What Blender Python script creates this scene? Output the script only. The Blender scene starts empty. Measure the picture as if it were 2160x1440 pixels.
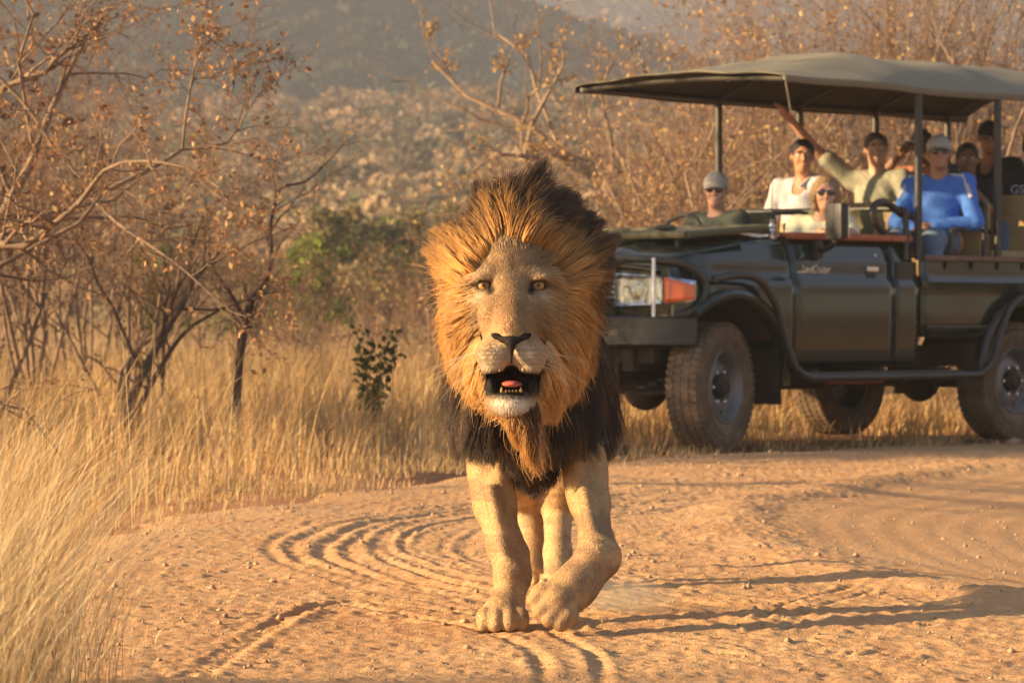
import bpy, bmesh, math, random
import numpy as np
from mathutils import Vector, Matrix, Quaternion
R = math.radians
scene = bpy.context.scene
C = scene.collection
rng = np.random.default_rng(7)
random.seed(7)

# ---------------------------------------------------------------- camera
F, CAMZ, VH = 7500.0, 0.82, 675.0        # focal length in photo pixels, eye height, horizon row
cam_d = bpy.data.cameras.new('camera'); cam = bpy.data.objects.new('camera', cam_d); C.objects.link(cam)
cam_d.sensor_width = 36.0; cam_d.lens = F / 2160.0 * 36.0
cam.location = (0, 0, CAMZ); cam.rotation_euler = (R(90) - math.atan(45.0 / F), 0, 0)
cam_d.clip_start = 0.1; cam_d.clip_end = 6000
cam_d.dof.use_dof = True; cam_d.dof.focus_distance = 9.02; cam_d.dof.aperture_fstop = 11.0
scene.camera = cam

# ---------------------------------------------------------------- sky and sun
SUN_EL = R(15.5)
sun_h = Vector((-0.972, -0.235)).normalized()
SUN = Vector((sun_h.x * math.cos(SUN_EL), sun_h.y * math.cos(SUN_EL), math.sin(SUN_EL)))
world = bpy.data.worlds.new('World'); scene.world = world; world.use_nodes = True
wn = world.node_tree; bgn = wn.nodes['Background']
sky = wn.nodes.new('ShaderNodeTexSky'); sky.sky_type = 'NISHITA'; sky.sun_disc = False
sky.sun_elevation = SUN_EL; sky.sun_rotation = math.atan2(SUN.x, SUN.y)
sky.altitude = 1000; sky.air_density = 1.0; sky.dust_density = 1.6; sky.ozone_density = 1.0
wn.links.new(sky.outputs['Color'], bgn.inputs['Color']); bgn.inputs['Strength'].default_value = 0.08
sun_d = bpy.data.lights.new('sun', 'SUN'); sun = bpy.data.objects.new('sun', sun_d); C.objects.link(sun)
sun_d.energy = 5.0; sun_d.angle = R(0.6); sun_d.color = (1.0, 0.71, 0.37)
sun.rotation_euler = (-SUN).to_track_quat('-Z', 'Y').to_euler(); sun.location = SUN * 50
scene.view_settings.view_transform = 'Standard'; scene.view_settings.look = 'None'
scene.view_settings.exposure = 1.66; scene.view_settings.gamma = 1.0

# ---------------------------------------------------------------- helpers
def at(u, v, Y):
    """photo pixel + distance along the view -> world point"""
    return np.array([(u - 1080.0) / F * Y, Y, CAMZ - (v - VH) / F * Y])

def mesh_obj(name, V, Fc, mat=None, parent=None, smooth=True, col=None):
    me = bpy.data.meshes.new(name)
    V = np.asarray(V, dtype=np.float32)
    if isinstance(Fc, np.ndarray):
        n = Fc.shape[1]
        me.vertices.add(len(V)); me.vertices.foreach_set('co', V.ravel())
        me.loops.add(Fc.size); me.loops.foreach_set('vertex_index', Fc.astype(np.int32).ravel())
        me.polygons.add(len(Fc))
        me.polygons.foreach_set('loop_start', np.arange(0, Fc.size, n, dtype=np.int32))
        me.polygons.foreach_set('loop_total', np.full(len(Fc), n, dtype=np.int32))
        me.update(calc_edges=True)
    else:
        me.from_pydata([tuple(map(float, v)) for v in V], [], Fc)
    if smooth:
        me.polygons.foreach_set('use_smooth', np.ones(len(me.polygons), dtype=bool))
    if col is not None:
        a = me.color_attributes.new('col', 'FLOAT_COLOR', 'POINT')
        c = np.ones((len(V), 4), dtype=np.float32); c[:, :3] = col
        a.data.foreach_set('color', c.ravel())
    me.update()
    o = bpy.data.objects.new(name, me); C.objects.link(o)
    if mat: me.materials.append(mat)
    if parent: o.parent = parent
    return o

def tag(o, label=None, cat=None, group=None, kind=None):
    if label: o['label'] = label
    if cat: o['category'] = cat
    if group: o['group'] = group
    if kind: o['kind'] = kind
    return o

def empty(name, loc=(0, 0, 0), rz=0.0, parent=None):
    o = bpy.data.objects.new(name, None); C.objects.link(o)
    o.location = loc; o.rotation_euler = (0, 0, rz); o.empty_display_size = 0.1
    if parent: o.parent = parent
    return o

def node(nt, t, **kw):
    n = nt.nodes.new(t)
    for k, v in kw.items():
        if k in n.inputs: n.inputs[k].default_value = v
        else: setattr(n, k, v)
    return n

def mat(name, color, rough=0.6, metal=0.0, var=0.15, scale=8.0, bump=0.0, bscale=60.0, coat=0.0,
        color2=None, attr=None, spec=0.5, transl=0.0, attr_mix=None, wear=None):
    """procedural material: base colour broken by two octaves of noise, optional bump, coat, translucency"""
    m = bpy.data.materials.new(name); m.use_nodes = True
    nt = m.node_tree; b = nt.nodes['Principled BSDF']; L = nt.links.new
    tc = node(nt, 'ShaderNodeTexCoord')
    nz = node(nt, 'ShaderNodeTexNoise', Scale=scale, Detail=5.0, Roughness=0.6)
    L(tc.outputs['Object'], nz.inputs['Vector'])
    ramp = node(nt, 'ShaderNodeMapRange'); ramp.inputs['From Min'].default_value = 0.3; ramp.inputs['From Max'].default_value = 0.7
    L(nz.outputs['Fac'], ramp.inputs['Value'])
    mix = node(nt, 'ShaderNodeMix', data_type='RGBA'); L(ramp.outputs['Result'], mix.inputs['Factor'])
    c = np.array(color)
    c2 = np.array(color2) if color2 is not None else np.clip(c * (1 + var), 0, 1)
    c1 = c if color2 is not None else c * (1 - var)
    if attr:
        at_ = node(nt, 'ShaderNodeAttribute', attribute_name=attr)
        lo = node(nt, 'ShaderNodeMix', data_type='RGBA', blend_type='MULTIPLY'); hi = node(nt, 'ShaderNodeMix', data_type='RGBA', blend_type='MULTIPLY')
        for q, k in ((lo, 1 - var), (hi, 1 + var)):
            q.inputs['Factor'].default_value = 1; L(at_.outputs['Color'], q.inputs['A']); q.inputs['B'].default_value = (k, k, k, 1)
        L(lo.outputs['Result'], mix.inputs['A']); L(hi.outputs['Result'], mix.inputs['B'])
    else:
        mix.inputs['A'].default_value = (*c1, 1); mix.inputs['B'].default_value = (*c2, 1)
    outc = mix.outputs['Result']
    rsock = None
    if wear:      # dust: (colour, amount, scale) in big soft patches
        wc, wa, ws = wear
        wz = node(nt, 'ShaderNodeTexNoise', Scale=ws, Detail=6.0, Roughness=0.65); L(tc.outputs['Object'], wz.inputs['Vector'])
        wr = node(nt, 'ShaderNodeMapRange'); wr.inputs['From Min'].default_value = 0.35; wr.inputs['From Max'].default_value = 0.75
        wr.inputs['To Max'].default_value = wa; L(wz.outputs['Fac'], wr.inputs['Value'])
        wm = node(nt, 'ShaderNodeMix', data_type='RGBA'); L(wr.outputs['Result'], wm.inputs['Factor'])
        L(outc, wm.inputs['A']); wm.inputs['B'].default_value = (*wc, 1); outc = wm.outputs['Result']
        rr = node(nt, 'ShaderNodeMapRange'); rr.inputs['From Max'].default_value = 1.0
        rr.inputs['To Min'].default_value = rough; rr.inputs['To Max'].default_value = 0.9
        L(wr.outputs['Result'], rr.inputs['Value']); L(rr.outputs['Result'], b.inputs['Roughness'])
    L(outc, b.inputs['Base Color'])
    if not wear: b.inputs['Roughness'].default_value = rough
    b.inputs['Metallic'].default_value = metal
    b.inputs['Coat Weight'].default_value = coat; b.inputs['Coat Roughness'].default_value = 0.08
    b.inputs['Specular IOR Level'].default_value = spec
    if bump > 0:
        bz = node(nt, 'ShaderNodeTexNoise', Scale=bscale, Detail=4.0); L(tc.outputs['Object'], bz.inputs['Vector'])
        bp = node(nt, 'ShaderNodeBump', Strength=bump, Distance=0.02); L(bz.outputs['Fac'], bp.inputs['Height']); L(bp.outputs['Normal'], b.inputs['Normal'])
    if transl > 0:
        tr = node(nt, 'ShaderNodeBsdfTranslucent'); L(outc, tr.inputs['Color'])
        ms = node(nt, 'ShaderNodeMixShader'); ms.inputs['Fac'].default_value = transl
        L(b.outputs['BSDF'], ms.inputs[1]); L(tr.outputs['BSDF'], ms.inputs[2]); L(ms.outputs['Shader'], nt.nodes['Material Output'].inputs['Surface'])
    return m

class MB:
    """collects simple solids into one mesh"""
    def __init__(s): s.V = []; s.F = []
    def add(s, V, Fc):
        o = len(s.V); s.V += [tuple(map(float, v)) for v in V]; s.F += [tuple(i + o for i in f) for f in Fc]; return s
    def box(s, c, d, rot=None, bev=0.0):
        hx, hy, hz = d[0] / 2, d[1] / 2, d[2] / 2
        bm = bmesh.new(); bmesh.ops.create_cube(bm, size=1.0)
        for v in bm.verts: v.co = Vector((v.co.x * 2 * hx, v.co.y * 2 * hy, v.co.z * 2 * hz))
        if bev > 0: bmesh.ops.bevel(bm, geom=list(bm.edges), offset=bev, segments=2, affect='EDGES', profile=0.7)
        M = (rot.to_matrix() if rot is not None else Matrix.Identity(3))
        bm.verts.index_update()
        s.add([M @ v.co + Vector(c) for v in bm.verts], [[v.index for v in f.verts] for f in bm.faces]); bm.free(); return s
    def tube(s, pts, r, n=10, caps=True, closed=False):
        pts = [Vector(p) for p in pts]; m = len(pts)
        rs = r if hasattr(r, '__len__') else [r] * m
        V = []; up = None
        for i, p in enumerate(pts):
            if closed: t = pts[(i + 1) % m] - pts[i - 1]
            else: t = pts[min(i + 1, m - 1)] - pts[max(i - 1, 0)]
            if t.length < 1e-9: t = Vector((0, 0, 1))
            t.normalize()
            if up is None:
                up = t.orthogonal().normalized()
            up = (up - t * up.dot(t));
            if up.length < 1e-6: up = t.orthogonal()
            up.normalize(); sd = t.cross(up)
            for k in range(n):
                a = 2 * math.pi * k / n; V.append(p + (up * math.cos(a) + sd * math.sin(a)) * rs[i])
        Fc = []
        for i in range(m if closed else m - 1):
            j = (i + 1) % m
            for k in range(n): Fc.append((i * n + k, i * n + (k + 1) % n, j * n + (k + 1) % n, j * n + k))
        if caps and not closed: Fc.append(tuple(range(n - 1, -1, -1))); Fc.append(tuple((m - 1) * n + k for k in range(n)))
        return s.add(V, Fc)
    def lathe(s, prof, n=32, axis='y', c=(0, 0, 0)):
        """prof: list of (radius, height along axis)"""
        V = []
        for (r, h) in prof:
            for k in range(n):
                a = 2 * math.pi * k / n; x, z = r * math.cos(a), r * math.sin(a)
                V.append((c[0] + x, c[1] + h, c[2] + z) if axis == 'y' else ((c[0] + h, c[1] + x, c[2] + z) if axis == 'x' else (c[0] + x, c[1] + z, c[2] + h)))
        Fc = []
        for i in range(len(prof) - 1):
            for k in range(n): Fc.append((i * n + k, i * n + (k + 1) % n, (i + 1) * n + (k + 1) % n, (i + 1) * n + k))
        return s.add(V, Fc)
    def grid(s, P):
        """P: rows x cols x 3"""
        P = np.asarray(P); a, b = P.shape[:2]
        Fc = [(i * b + j, i * b + j + 1, (i + 1) * b + j + 1, (i + 1) * b + j) for i in range(a - 1) for j in range(b - 1)]
        return s.add(P.reshape(-1, 3), Fc)
    def ball(s, c, r, nu=16, nv=10, rot=None):
        r = r if hasattr(r, '__len__') else (r, r, r)
        V = []; M = rot.to_matrix() if rot is not None else Matrix.Identity(3)
        for i in range(nv + 1):
            th = math.pi * i / nv
            for k in range(nu):
                a = 2 * math.pi * k / nu
                V.append(M @ Vector((r[0] * math.sin(th) * math.cos(a), r[1] * math.sin(th) * math.sin(a), r[2] * math.cos(th))) + Vector(c))
        Fc = [(i * nu + k, i * nu + (k + 1) % nu, (i + 1) * nu + (k + 1) % nu, (i + 1) * nu + k) for i in range(nv) for k in range(nu)]
        return s.add(V, Fc)
    def build(s, name, m=None, parent=None, smooth=True, solid=0.0, auto=0.7):
        o = mesh_obj(name, s.V, s.F, m, parent, smooth=False)
        bm = bmesh.new(); bm.from_mesh(o.data)
        bmesh.ops.remove_doubles(bm, verts=bm.verts, dist=1e-5)
        bmesh.ops.dissolve_degenerate(bm, edges=bm.edges, dist=1e-6)
        bmesh.ops.recalc_face_normals(bm, faces=bm.faces)
        if smooth:
            for f in bm.faces: f.smooth = True
            for e in bm.edges:
                if len(e.link_faces) == 2 and e.calc_face_angle(0) > auto: e.smooth = False
        bm.to_mesh(o.data); bm.free(); o.data.update()
        if solid:
            md = o.modifiers.new('thickness', 'SOLIDIFY'); md.thickness = abs(solid); md.offset = -1 if solid > 0 else 1
        return o

def smooth_path(pts, n=6, closed=False):
    """Catmull-Rom through the points"""
    P = [np.array(p, float) for p in pts]; out = []
    m = len(P)
    for i in range(m if closed else m - 1):
        p0 = P[i - 1] if (i > 0 or closed) else P[0] * 2 - P[1]
        p1 = P[i]; p2 = P[(i + 1) % m]
        p3 = P[(i + 2) % m] if (i + 2 < m or closed) else P[-1] * 2 - P[-2]
        for k in range(n):
            t = k / n
            out.append(0.5 * ((2 * p1) + (-p0 + p2) * t + (2 * p0 - 5 * p1 + 4 * p2 - p3) * t * t + (-p0 + 3 * p1 - 3 * p2 + p3) * t ** 3))
    if not closed: out.append(P[-1])
    return out

# value noise on the plane, numpy only
def _hash(ix, iy, s):
    n = (ix.astype(np.int64) * 374761393 + iy.astype(np.int64) * 668265263 + s * 982451653) & 0x7fffffff
    n = (n ^ (n >> 13)) * 1274126177 & 0x7fffffff
    return ((n ^ (n >> 16)) & 0xffff) / 65535.0
def vnoise(x, y, s=0):
    x0 = np.floor(x); y0 = np.floor(y); fx = x - x0; fy = y - y0
    fx = fx * fx * (3 - 2 * fx); fy = fy * fy * (3 - 2 * fy)
    a = _hash(x0, y0, s); b = _hash(x0 + 1, y0, s); c = _hash(x0, y0 + 1, s); d = _hash(x0 + 1, y0 + 1, s)
    return (a * (1 - fx) + b * fx) * (1 - fy) + (c * (1 - fx) + d * fx) * fy
def fbm(x, y, o=4, s=0):
    v = 0; a = 0.5
    for i in range(o): v = v + a * vnoise(x * 2 ** i, y * 2 ** i, s + i); a *= 0.5
    return v
def sstep(a, b, x):
    t = np.clip((x - a) / (b - a), 0, 1); return t * t * (3 - 2 * t)

# ---------------------------------------------------------------- signed-distance bodies (one continuous skin)
class SDF:
    def __init__(s, lo, hi, vox):
        s.lo = np.array(lo, np.float32); s.vox = vox
        s.n = np.ceil((np.array(hi) - np.array(lo)) / vox).astype(int) + 1
        s.D = np.full(s.n, 1.0, np.float32)
    def _sub(s, lo, hi):
        a = np.clip(np.floor((np.array(lo) - s.lo) / s.vox).astype(int), 0, s.n - 1)
        b = np.clip(np.ceil((np.array(hi) - s.lo) / s.vox).astype(int) + 1, 0, s.n)
        if np.any(b <= a): return None
        sl = tuple(slice(a[i], b[i]) for i in range(3))
        g = np.ogrid[sl]
        return sl, [g[i].astype(np.float32) * s.vox + s.lo[i] for i in range(3)]
    def _comb(s, sl, d, k, op):
        o = s.D[sl]
        if op == 'u':
            if k > 0:
                h = np.clip(0.5 + 0.5 * (o - d) / k, 0, 1); s.D[sl] = o + (d - o) * h - k * h * (1 - h)
            else: s.D[sl] = np.minimum(o, d)
        else:
            if k > 0:
                h = np.clip(0.5 - 0.5 * (o + d) / k, 0, 1); s.D[sl] = o + (-d - o) * h + k * h * (1 - h)
            else: s.D[sl] = np.maximum(o, -d)
    def ell(s, c, r, k=0.02, op='u', rot=None):
        c = np.array(c, float); r = np.array(r if hasattr(r, '__len__') else (r, r, r), float); m = r.max() + k * 1.5 + 2 * s.vox
        q = s._sub(c - m, c + m)
        if q is None: return
        sl, (x, y, z) = q
        x = x - c[0]; y = y - c[1]; z = z - c[2]
        if rot is not None:
            M = np.array(rot.to_matrix()).T if hasattr(rot, 'to_matrix') else np.array(rot)
            x, y, z = (M[0, 0] * x + M[0, 1] * y + M[0, 2] * z, M[1, 0] * x + M[1, 1] * y + M[1, 2] * z, M[2, 0] * x + M[2, 1] * y + M[2, 2] * z)
        k0 = np.sqrt((x / r[0]) ** 2 + (y / r[1]) ** 2 + (z / r[2]) ** 2)
        k1 = np.sqrt((x / r[0] ** 2) ** 2 + (y / r[1] ** 2) ** 2 + (z / r[2] ** 2) ** 2) + 1e-6
        s._comb(sl, np.where(k0 < 0.05, -r.min(), k0 * (k0 - 1) / k1).astype(np.float32), k, op)
    def cap(s, a, b, ra, rb=None, k=0.02, op='u', sx=1.0):
        """tapered capsule"""
        rb = ra if rb is None else rb
        a = np.array(a, float); b = np.array(b, float); m = max(ra, rb) + k * 1.5 + 2 * s.vox
        q = s._sub(np.minimum(a, b) - m, np.maximum(a, b) + m)
        if q is None: return
        sl, (x, y, z) = q
        v = b - a; L2 = max(v @ v, 1e-9)
        t = np.clip(((x - a[0]) * v[0] + (y - a[1]) * v[1] + (z - a[2]) * v[2]) / L2, 0, 1)
        d = np.sqrt((x - a[0] - t * v[0]) ** 2 + (y - a[1] - t * v[1]) ** 2 + (z - a[2] - t * v[2]) ** 2) - (ra + (rb - ra) * t)
        s._comb(sl, d.astype(np.float32), k, op)
    def chain(s, pts, rs, k=0.02, op='u'):
        for i in range(len(pts) - 1): s.cap(pts[i], pts[i + 1], rs[i], rs[i + 1], k, op)
    def plane(s, p, nrm, k=0.0):
        """cut away the side the normal points to"""
        sl, (x, y, z) = s._sub(s.lo, s.lo + s.n * s.vox)
        d = -((x - p[0]) * nrm[0] + (y - p[1]) * nrm[1] + (z - p[2]) * nrm[2])
        s._comb(sl, d.astype(np.float32) + np.zeros_like(s.D[sl]), k, 's')
    def mesh(s, relax=1):
        D = s.D; ins = D < 0
        nx, ny, nz = D.shape
        cnt = np.zeros((nx - 1, ny - 1, nz - 1), np.int8)
        for a in (0, 1):
            for b in (0, 1):
                for c in (0, 1): cnt += ins[a:nx - 1 + a, b:ny - 1 + b, c:nz - 1 + c]
        act = (cnt > 0) & (cnt < 8)
        I = np.argwhere(act); idx = np.full(act.shape, -1, np.int32); idx[act] = np.arange(len(I))
        P = np.zeros((len(I), 3), np.float64); W = np.zeros(len(I))
        cor = [(a, b, c) for a in (0, 1) for b in (0, 1) for c in (0, 1)]
        val = {c: D[I[:, 0] + c[0], I[:, 1] + c[1], I[:, 2] + c[2]] for c in cor}
        for c in cor:
            for ax in range(3):
                if c[ax] == 0:
                    e = list(c); e[ax] = 1; e = tuple(e)
                    v0, v1 = val[c], val[e]; cr = (v0 < 0) != (v1 < 0)
                    t = np.where(cr, v0 / np.where(cr, v0 - v1, 1), 0)
                    q = np.array(c, float)[None].repeat(len(I), 0); q[:, ax] += t
                    P += q * cr[:, None]; W += cr
        P = (I + P / W[:, None]) * s.vox + s.lo
        Q = []
        for ax in range(3):
            b, c = [(1, 2), (2, 0), (0, 1)][ax]
            sl0 = [slice(None)] * 3; sl1 = [slice(None)] * 3; sl0[ax] = slice(0, -1); sl1[ax] = slice(1, None)
            cr = ins[tuple(sl0)] != ins[tuple(sl1)]
            E = np.argwhere(cr)
            ok = (E[:, b] > 0) & (E[:, c] > 0) & (E[:, b] < D.shape[b] - 1) & (E[:, c] < D.shape[c] - 1); E = E[ok]
            flip = ins[tuple(sl0)][E[:, 0], E[:, 1], E[:, 2]]
            def g(db, dc):
                T = E.copy(); T[:, b] -= db; T[:, c] -= dc; return idx[T[:, 0], T[:, 1], T[:, 2]]
            q = np.stack([g(1, 1), g(0, 1), g(0, 0), g(1, 0)], 1)
            q[~flip] = q[~flip][:, ::-1]; Q.append(q)
        Q = np.concatenate(Q)
        for _ in range(relax):
            S = np.zeros_like(P); N = np.zeros(len(P))
            for k in range(4):
                i, j = Q[:, k], Q[:, (k + 1) % 4]
                np.add.at(S, i, P[j]); np.add.at(N, i, 1); np.add.at(S, j, P[i]); np.add.at(N, j, 1)
            P = P * 0.5 + 0.5 * S / np.maximum(N, 1)[:, None]
        return P, Q

def normals(P, Q):
    a, b, c, d = (P[Q[:, k]] for k in range(4)); n = np.cross(c - a, d - b)
    N = np.zeros_like(P)
    for k in range(4): np.add.at(N, Q[:, k], n)
    return N / (np.linalg.norm(N, axis=1, keepdims=True) + 1e-12)

def sample_surface(P, Q, n, weight=None, r=rng):
    a, b, c, d = (P[Q[:, k]] for k in range(4)); A = np.linalg.norm(np.cross(c - a, d - b), axis=1) * 0.5
    if weight is not None: A = A * weight[Q].mean(1)
    cs = np.cumsum(A); f = np.searchsorted(cs, r.random(n) * cs[-1]); f = np.minimum(f, len(Q) - 1)
    u, v = r.random((2, n)); q = Q[f]
    w = np.stack([(1 - u) * (1 - v), u * (1 - v), u * v, (1 - u) * v], 1)
    return q, w

def curves_obj(name, pts, rad, col, m, parent=None):
    """pts: n x k x 3 strand points, rad: k, col: n x 3 or n x k x 3"""
    n, k = pts.shape[:2]
    hc = bpy.data.hair_curves.new(name); hc.add_curves([k] * n)
    hc.attributes['position'].data.foreach_set('vector', pts.astype(np.float32).ravel())
    ra = hc.attributes.get('radius') or hc.attributes.new('radius', 'FLOAT', 'POINT')
    ra.data.foreach_set('value', np.tile(np.asarray(rad, np.float32), n) if np.ndim(rad) == 1 else rad.astype(np.float32).ravel())
    ca = hc.attributes.new('col', 'FLOAT_COLOR', 'POINT')
    if col.ndim == 2: col = np.repeat(col[:, None, :], k, 1)
    c4 = np.ones((n * k, 4), np.float32); c4[:, :3] = col.reshape(-1, 3)
    ca.data.foreach_set('color', c4.ravel())
    o = bpy.data.objects.new(name, hc); C.objects.link(o)
    hc.materials.append(m)
    if parent: o.parent = parent
    return o
# ---------------------------------------------------------------- terrain
def hill_h(X, Y):
    h1 = 25.0 * np.clip((Y - 75) / 360.0, 0, 1) ** 1.35 * (1 + 0.10 * np.sin(X * 0.035 + 0.6))
    h1 = np.where(Y > 435, 25.0 - 4.0 * sstep(435, 520, Y), h1)
    crest = np.interp(X, [-900, -200, -62, -14, 34, 66, 140, 900], [150, 128, 96, 75.5, 57, 45, 30, 22])
    h2 = (crest - 20.0) * sstep(470, 840, Y) * (1 - 0.5 * sstep(860, 1100, Y))
    h3 = 190.0 * sstep(1050, 2100, Y) * (1 + 0.12 * np.sin(X * 0.006))
    n = (fbm(X * 0.02, Y * 0.008, 4, 5) - 0.5) * np.clip((Y - 90) / 300, 0, 1) * 6
    return h1 + h2 + np.maximum(h3 - h2 * 0.3, 0) + n
def ground_h(X, Y):
    near = (fbm(X * 0.7, Y * 0.7, 4, 11) - 0.5) * 0.07 * sstep(3, 9, np.abs(Y - 14) + np.maximum(-X, 0) * 3)
    return near - 0.012 + hill_h(X, Y) + 0.012 * np.clip((Y - 60), 0, 40)

soil = bpy.data.materials.new('soil'); soil.use_nodes = True
def soil_nodes(m, cA, cB, cC, fine=1.0):
    nt = m.node_tree; b = nt.nodes['Principled BSDF']; L = nt.links.new
    g = node(nt, 'ShaderNodeNewGeometry')
    n1 = node(nt, 'ShaderNodeTexNoise', Scale=0.9, Detail=6.0, Roughness=0.6); L(g.outputs['Position'], n1.inputs['Vector'])
    n2 = node(nt, 'ShaderNodeTexNoise', Scale=22.0, Detail=6.0, Roughness=0.7); L(g.outputs['Position'], n2.inputs['Vector'])
    n3 = node(nt, 'ShaderNodeTexNoise', Scale=140.0, Detail=3.0, Roughness=0.7); L(g.outputs['Position'], n3.inputs['Vector'])
    r1 = node(nt, 'ShaderNodeMapRange'); r1.inputs['From Min'].default_value = 0.35; r1.inputs['From Max'].default_value = 0.65; L(n1.outputs['Fac'], r1.inputs['Value'])
    r2 = node(nt, 'ShaderNodeMapRange'); r2.inputs['From Min'].default_value = 0.42; r2.inputs['From Max'].default_value = 0.68; r2.inputs['To Max'].default_value = 0.8; L(n2.outputs['Fac'], r2.inputs['Value'])
    a = node(nt, 'ShaderNodeMix', data_type='RGBA'); L(r1.outputs['Result'], a.inputs['Factor']); a.inputs['A'].default_value = (*cA, 1); a.inputs['B'].default_value = (*cB, 1)
    c = node(nt, 'ShaderNodeMix', data_type='RGBA'); L(r2.outputs['Result'], c.inputs['Factor']); L(a.outputs['Result'], c.inputs['A']); c.inputs['B'].default_value = (*cC, 1)
    L(c.outputs['Result'], b.inputs['Base Color']); b.inputs['Roughness'].default_value = 0.95; b.inputs['Specular IOR Level'].default_value = 0.15
    ad = node(nt, 'ShaderNodeMath', operation='MULTIPLY_ADD'); L(n3.outputs['Fac'], ad.inputs[0]); ad.inputs[1].default_value = 0.35; L(n2.outputs['Fac'], ad.inputs[2])
    bp = node(nt, 'ShaderNodeBump', Strength=0.85 * fine, Distance=0.016); L(ad.outputs['Value'], bp.inputs['Height']); L(bp.outputs['Normal'], b.inputs['Normal'])
    return c
soil_nodes(soil, (0.30, 0.125, 0.058), (0.36, 0.18, 0.09), (0.40, 0.23, 0.12))
# far slopes wear dry grass and bush colours
nt = soil.node_tree; b = nt.nodes['Principled BSDF']
g = node(nt, 'ShaderNodeNewGeometry'); sx = node(nt, 'ShaderNodeSeparateXYZ'); nt.links.new(g.outputs['Position'], sx.inputs['Vector'])
mr = node(nt, 'ShaderNodeMapRange'); mr.inputs['From Min'].default_value = 24; mr.inputs['From Max'].default_value = 60; nt.links.new(sx.outputs['Y'], mr.inputs['Value'])
nf = node(nt, 'ShaderNodeTexNoise', Scale=0.05, Detail=8.0, Roughness=0.7); nt.links.new(g.outputs['Position'], nf.inputs['Vector'])
cr = node(nt, 'ShaderNodeValToRGB'); nt.links.new(nf.outputs['Fac'], cr.inputs['Fac'])
e = cr.color_ramp.elements; e[0].position = 0.36; e[0].color = (0.09, 0.075, 0.04, 1); e[1].position = 0.62; e[1].color = (0.27, 0.18, 0.095, 1)
old = b.inputs['Base Color'].links[0].from_socket
mx = node(nt, 'ShaderNodeMix', data_type='RGBA'); nt.links.new(mr.outputs['Result'], mx.inputs['Factor']); nt.links.new(old, mx.inputs['A']); nt.links.new(cr.outputs['Color'], mx.inputs['B'])
nt.links.new(mx.outputs['Result'], b.inputs['Base Color'])

ys = np.concatenate([np.linspace(-30, 4, 8), np.linspace(5, 40, 90), np.geomspace(41, 2600, 190)])
ss = np.linspace(-1, 1, 141); ss = np.sign(ss) * np.abs(ss) ** 1.5
YY = np.repeat(ys[:, None], len(ss), 1); XX = ss[None] * (40 + 0.7 * np.maximum(YY, 0))
ZZ = ground_h(XX, YY)
# shallow bed under the road sheet
ZZ = ZZ - 0.32 * sstep(-1.0, 0.6, XX) * sstep(4, 5, YY) * (1 - sstep(21, 24, YY)) * (1 - sstep(9, 10.5, XX))
a_, b_ = YY.shape; I = np.arange(a_ * b_).reshape(a_, b_)
quads = np.stack([I[:-1, :-1], I[:-1, 1:], I[1:, 1:], I[1:, :-1]], -1).reshape(-1, 4)
o = mesh_obj('ground', np.stack([XX, YY, ZZ], -1).reshape(-1, 3), quads, soil); tag(o, kind='structure')

# ---------------------------------------------------------------- dirt road with a bend, tyre tracks pressed into it
EDGE = np.array([(-2.2, 1.0), (-1.75, 5.0), (-1.35, 8.0), (-1.55, 10.0), (-1.75, 12.0), (-1.6, 14.0), (-1.25, 15.6), (-0.75, 17.3), (-0.2, 18.8), (0.6, 20.6), (1.25, 21.75), (2.4, 23.0), (3.7, 24.35), (6.0, 26.2), (9.0, 27.6), (14, 29)])
EDGE = np.array(smooth_path(EDGE, 8))
def poly_dist(X, Y, P):
    """unsigned distance to a polyline, arc length of the nearest point, signed side (left = +)"""
    best = np.full(X.shape, 1e9); arc = np.zeros(X.shape); side = np.zeros(X.shape); s0 = 0
    for (ax, ay), (bx, by) in zip(P[:-1], P[1:]):
        vx, vy = bx - ax, by - ay; L = math.hypot(vx, vy)
        t = np.clip(((X - ax) * vx + (Y - ay) * vy) / (L * L), 0, 1)
        dx, dy = X - ax - t * vx, Y - ay - t * vy; d = np.hypot(dx, dy); m = d < best
        best = np.where(m, d, best); arc = np.where(m, s0 + t * L, arc); side = np.where(m, np.sign(vx * dy - vy * dx), side); s0 += L
    return best, arc, side
def px(pts): return np.array([at(u, v, 6150.0 / (v - 675.0))[:2] for u, v in pts])
def lug(s, p): return 0.5 + 0.5 * np.tanh(4 * np.sin(2 * np.pi * s / p))
_rr = np.random.default_rng(5); RUTS = [(7.16 - .072 * k + _rr.normal(0, .014), _rr.uniform(.030, .052), _rr.uniform(.006, .020), _rr.uniform(.035, .06)) for k in range(16)]
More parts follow.
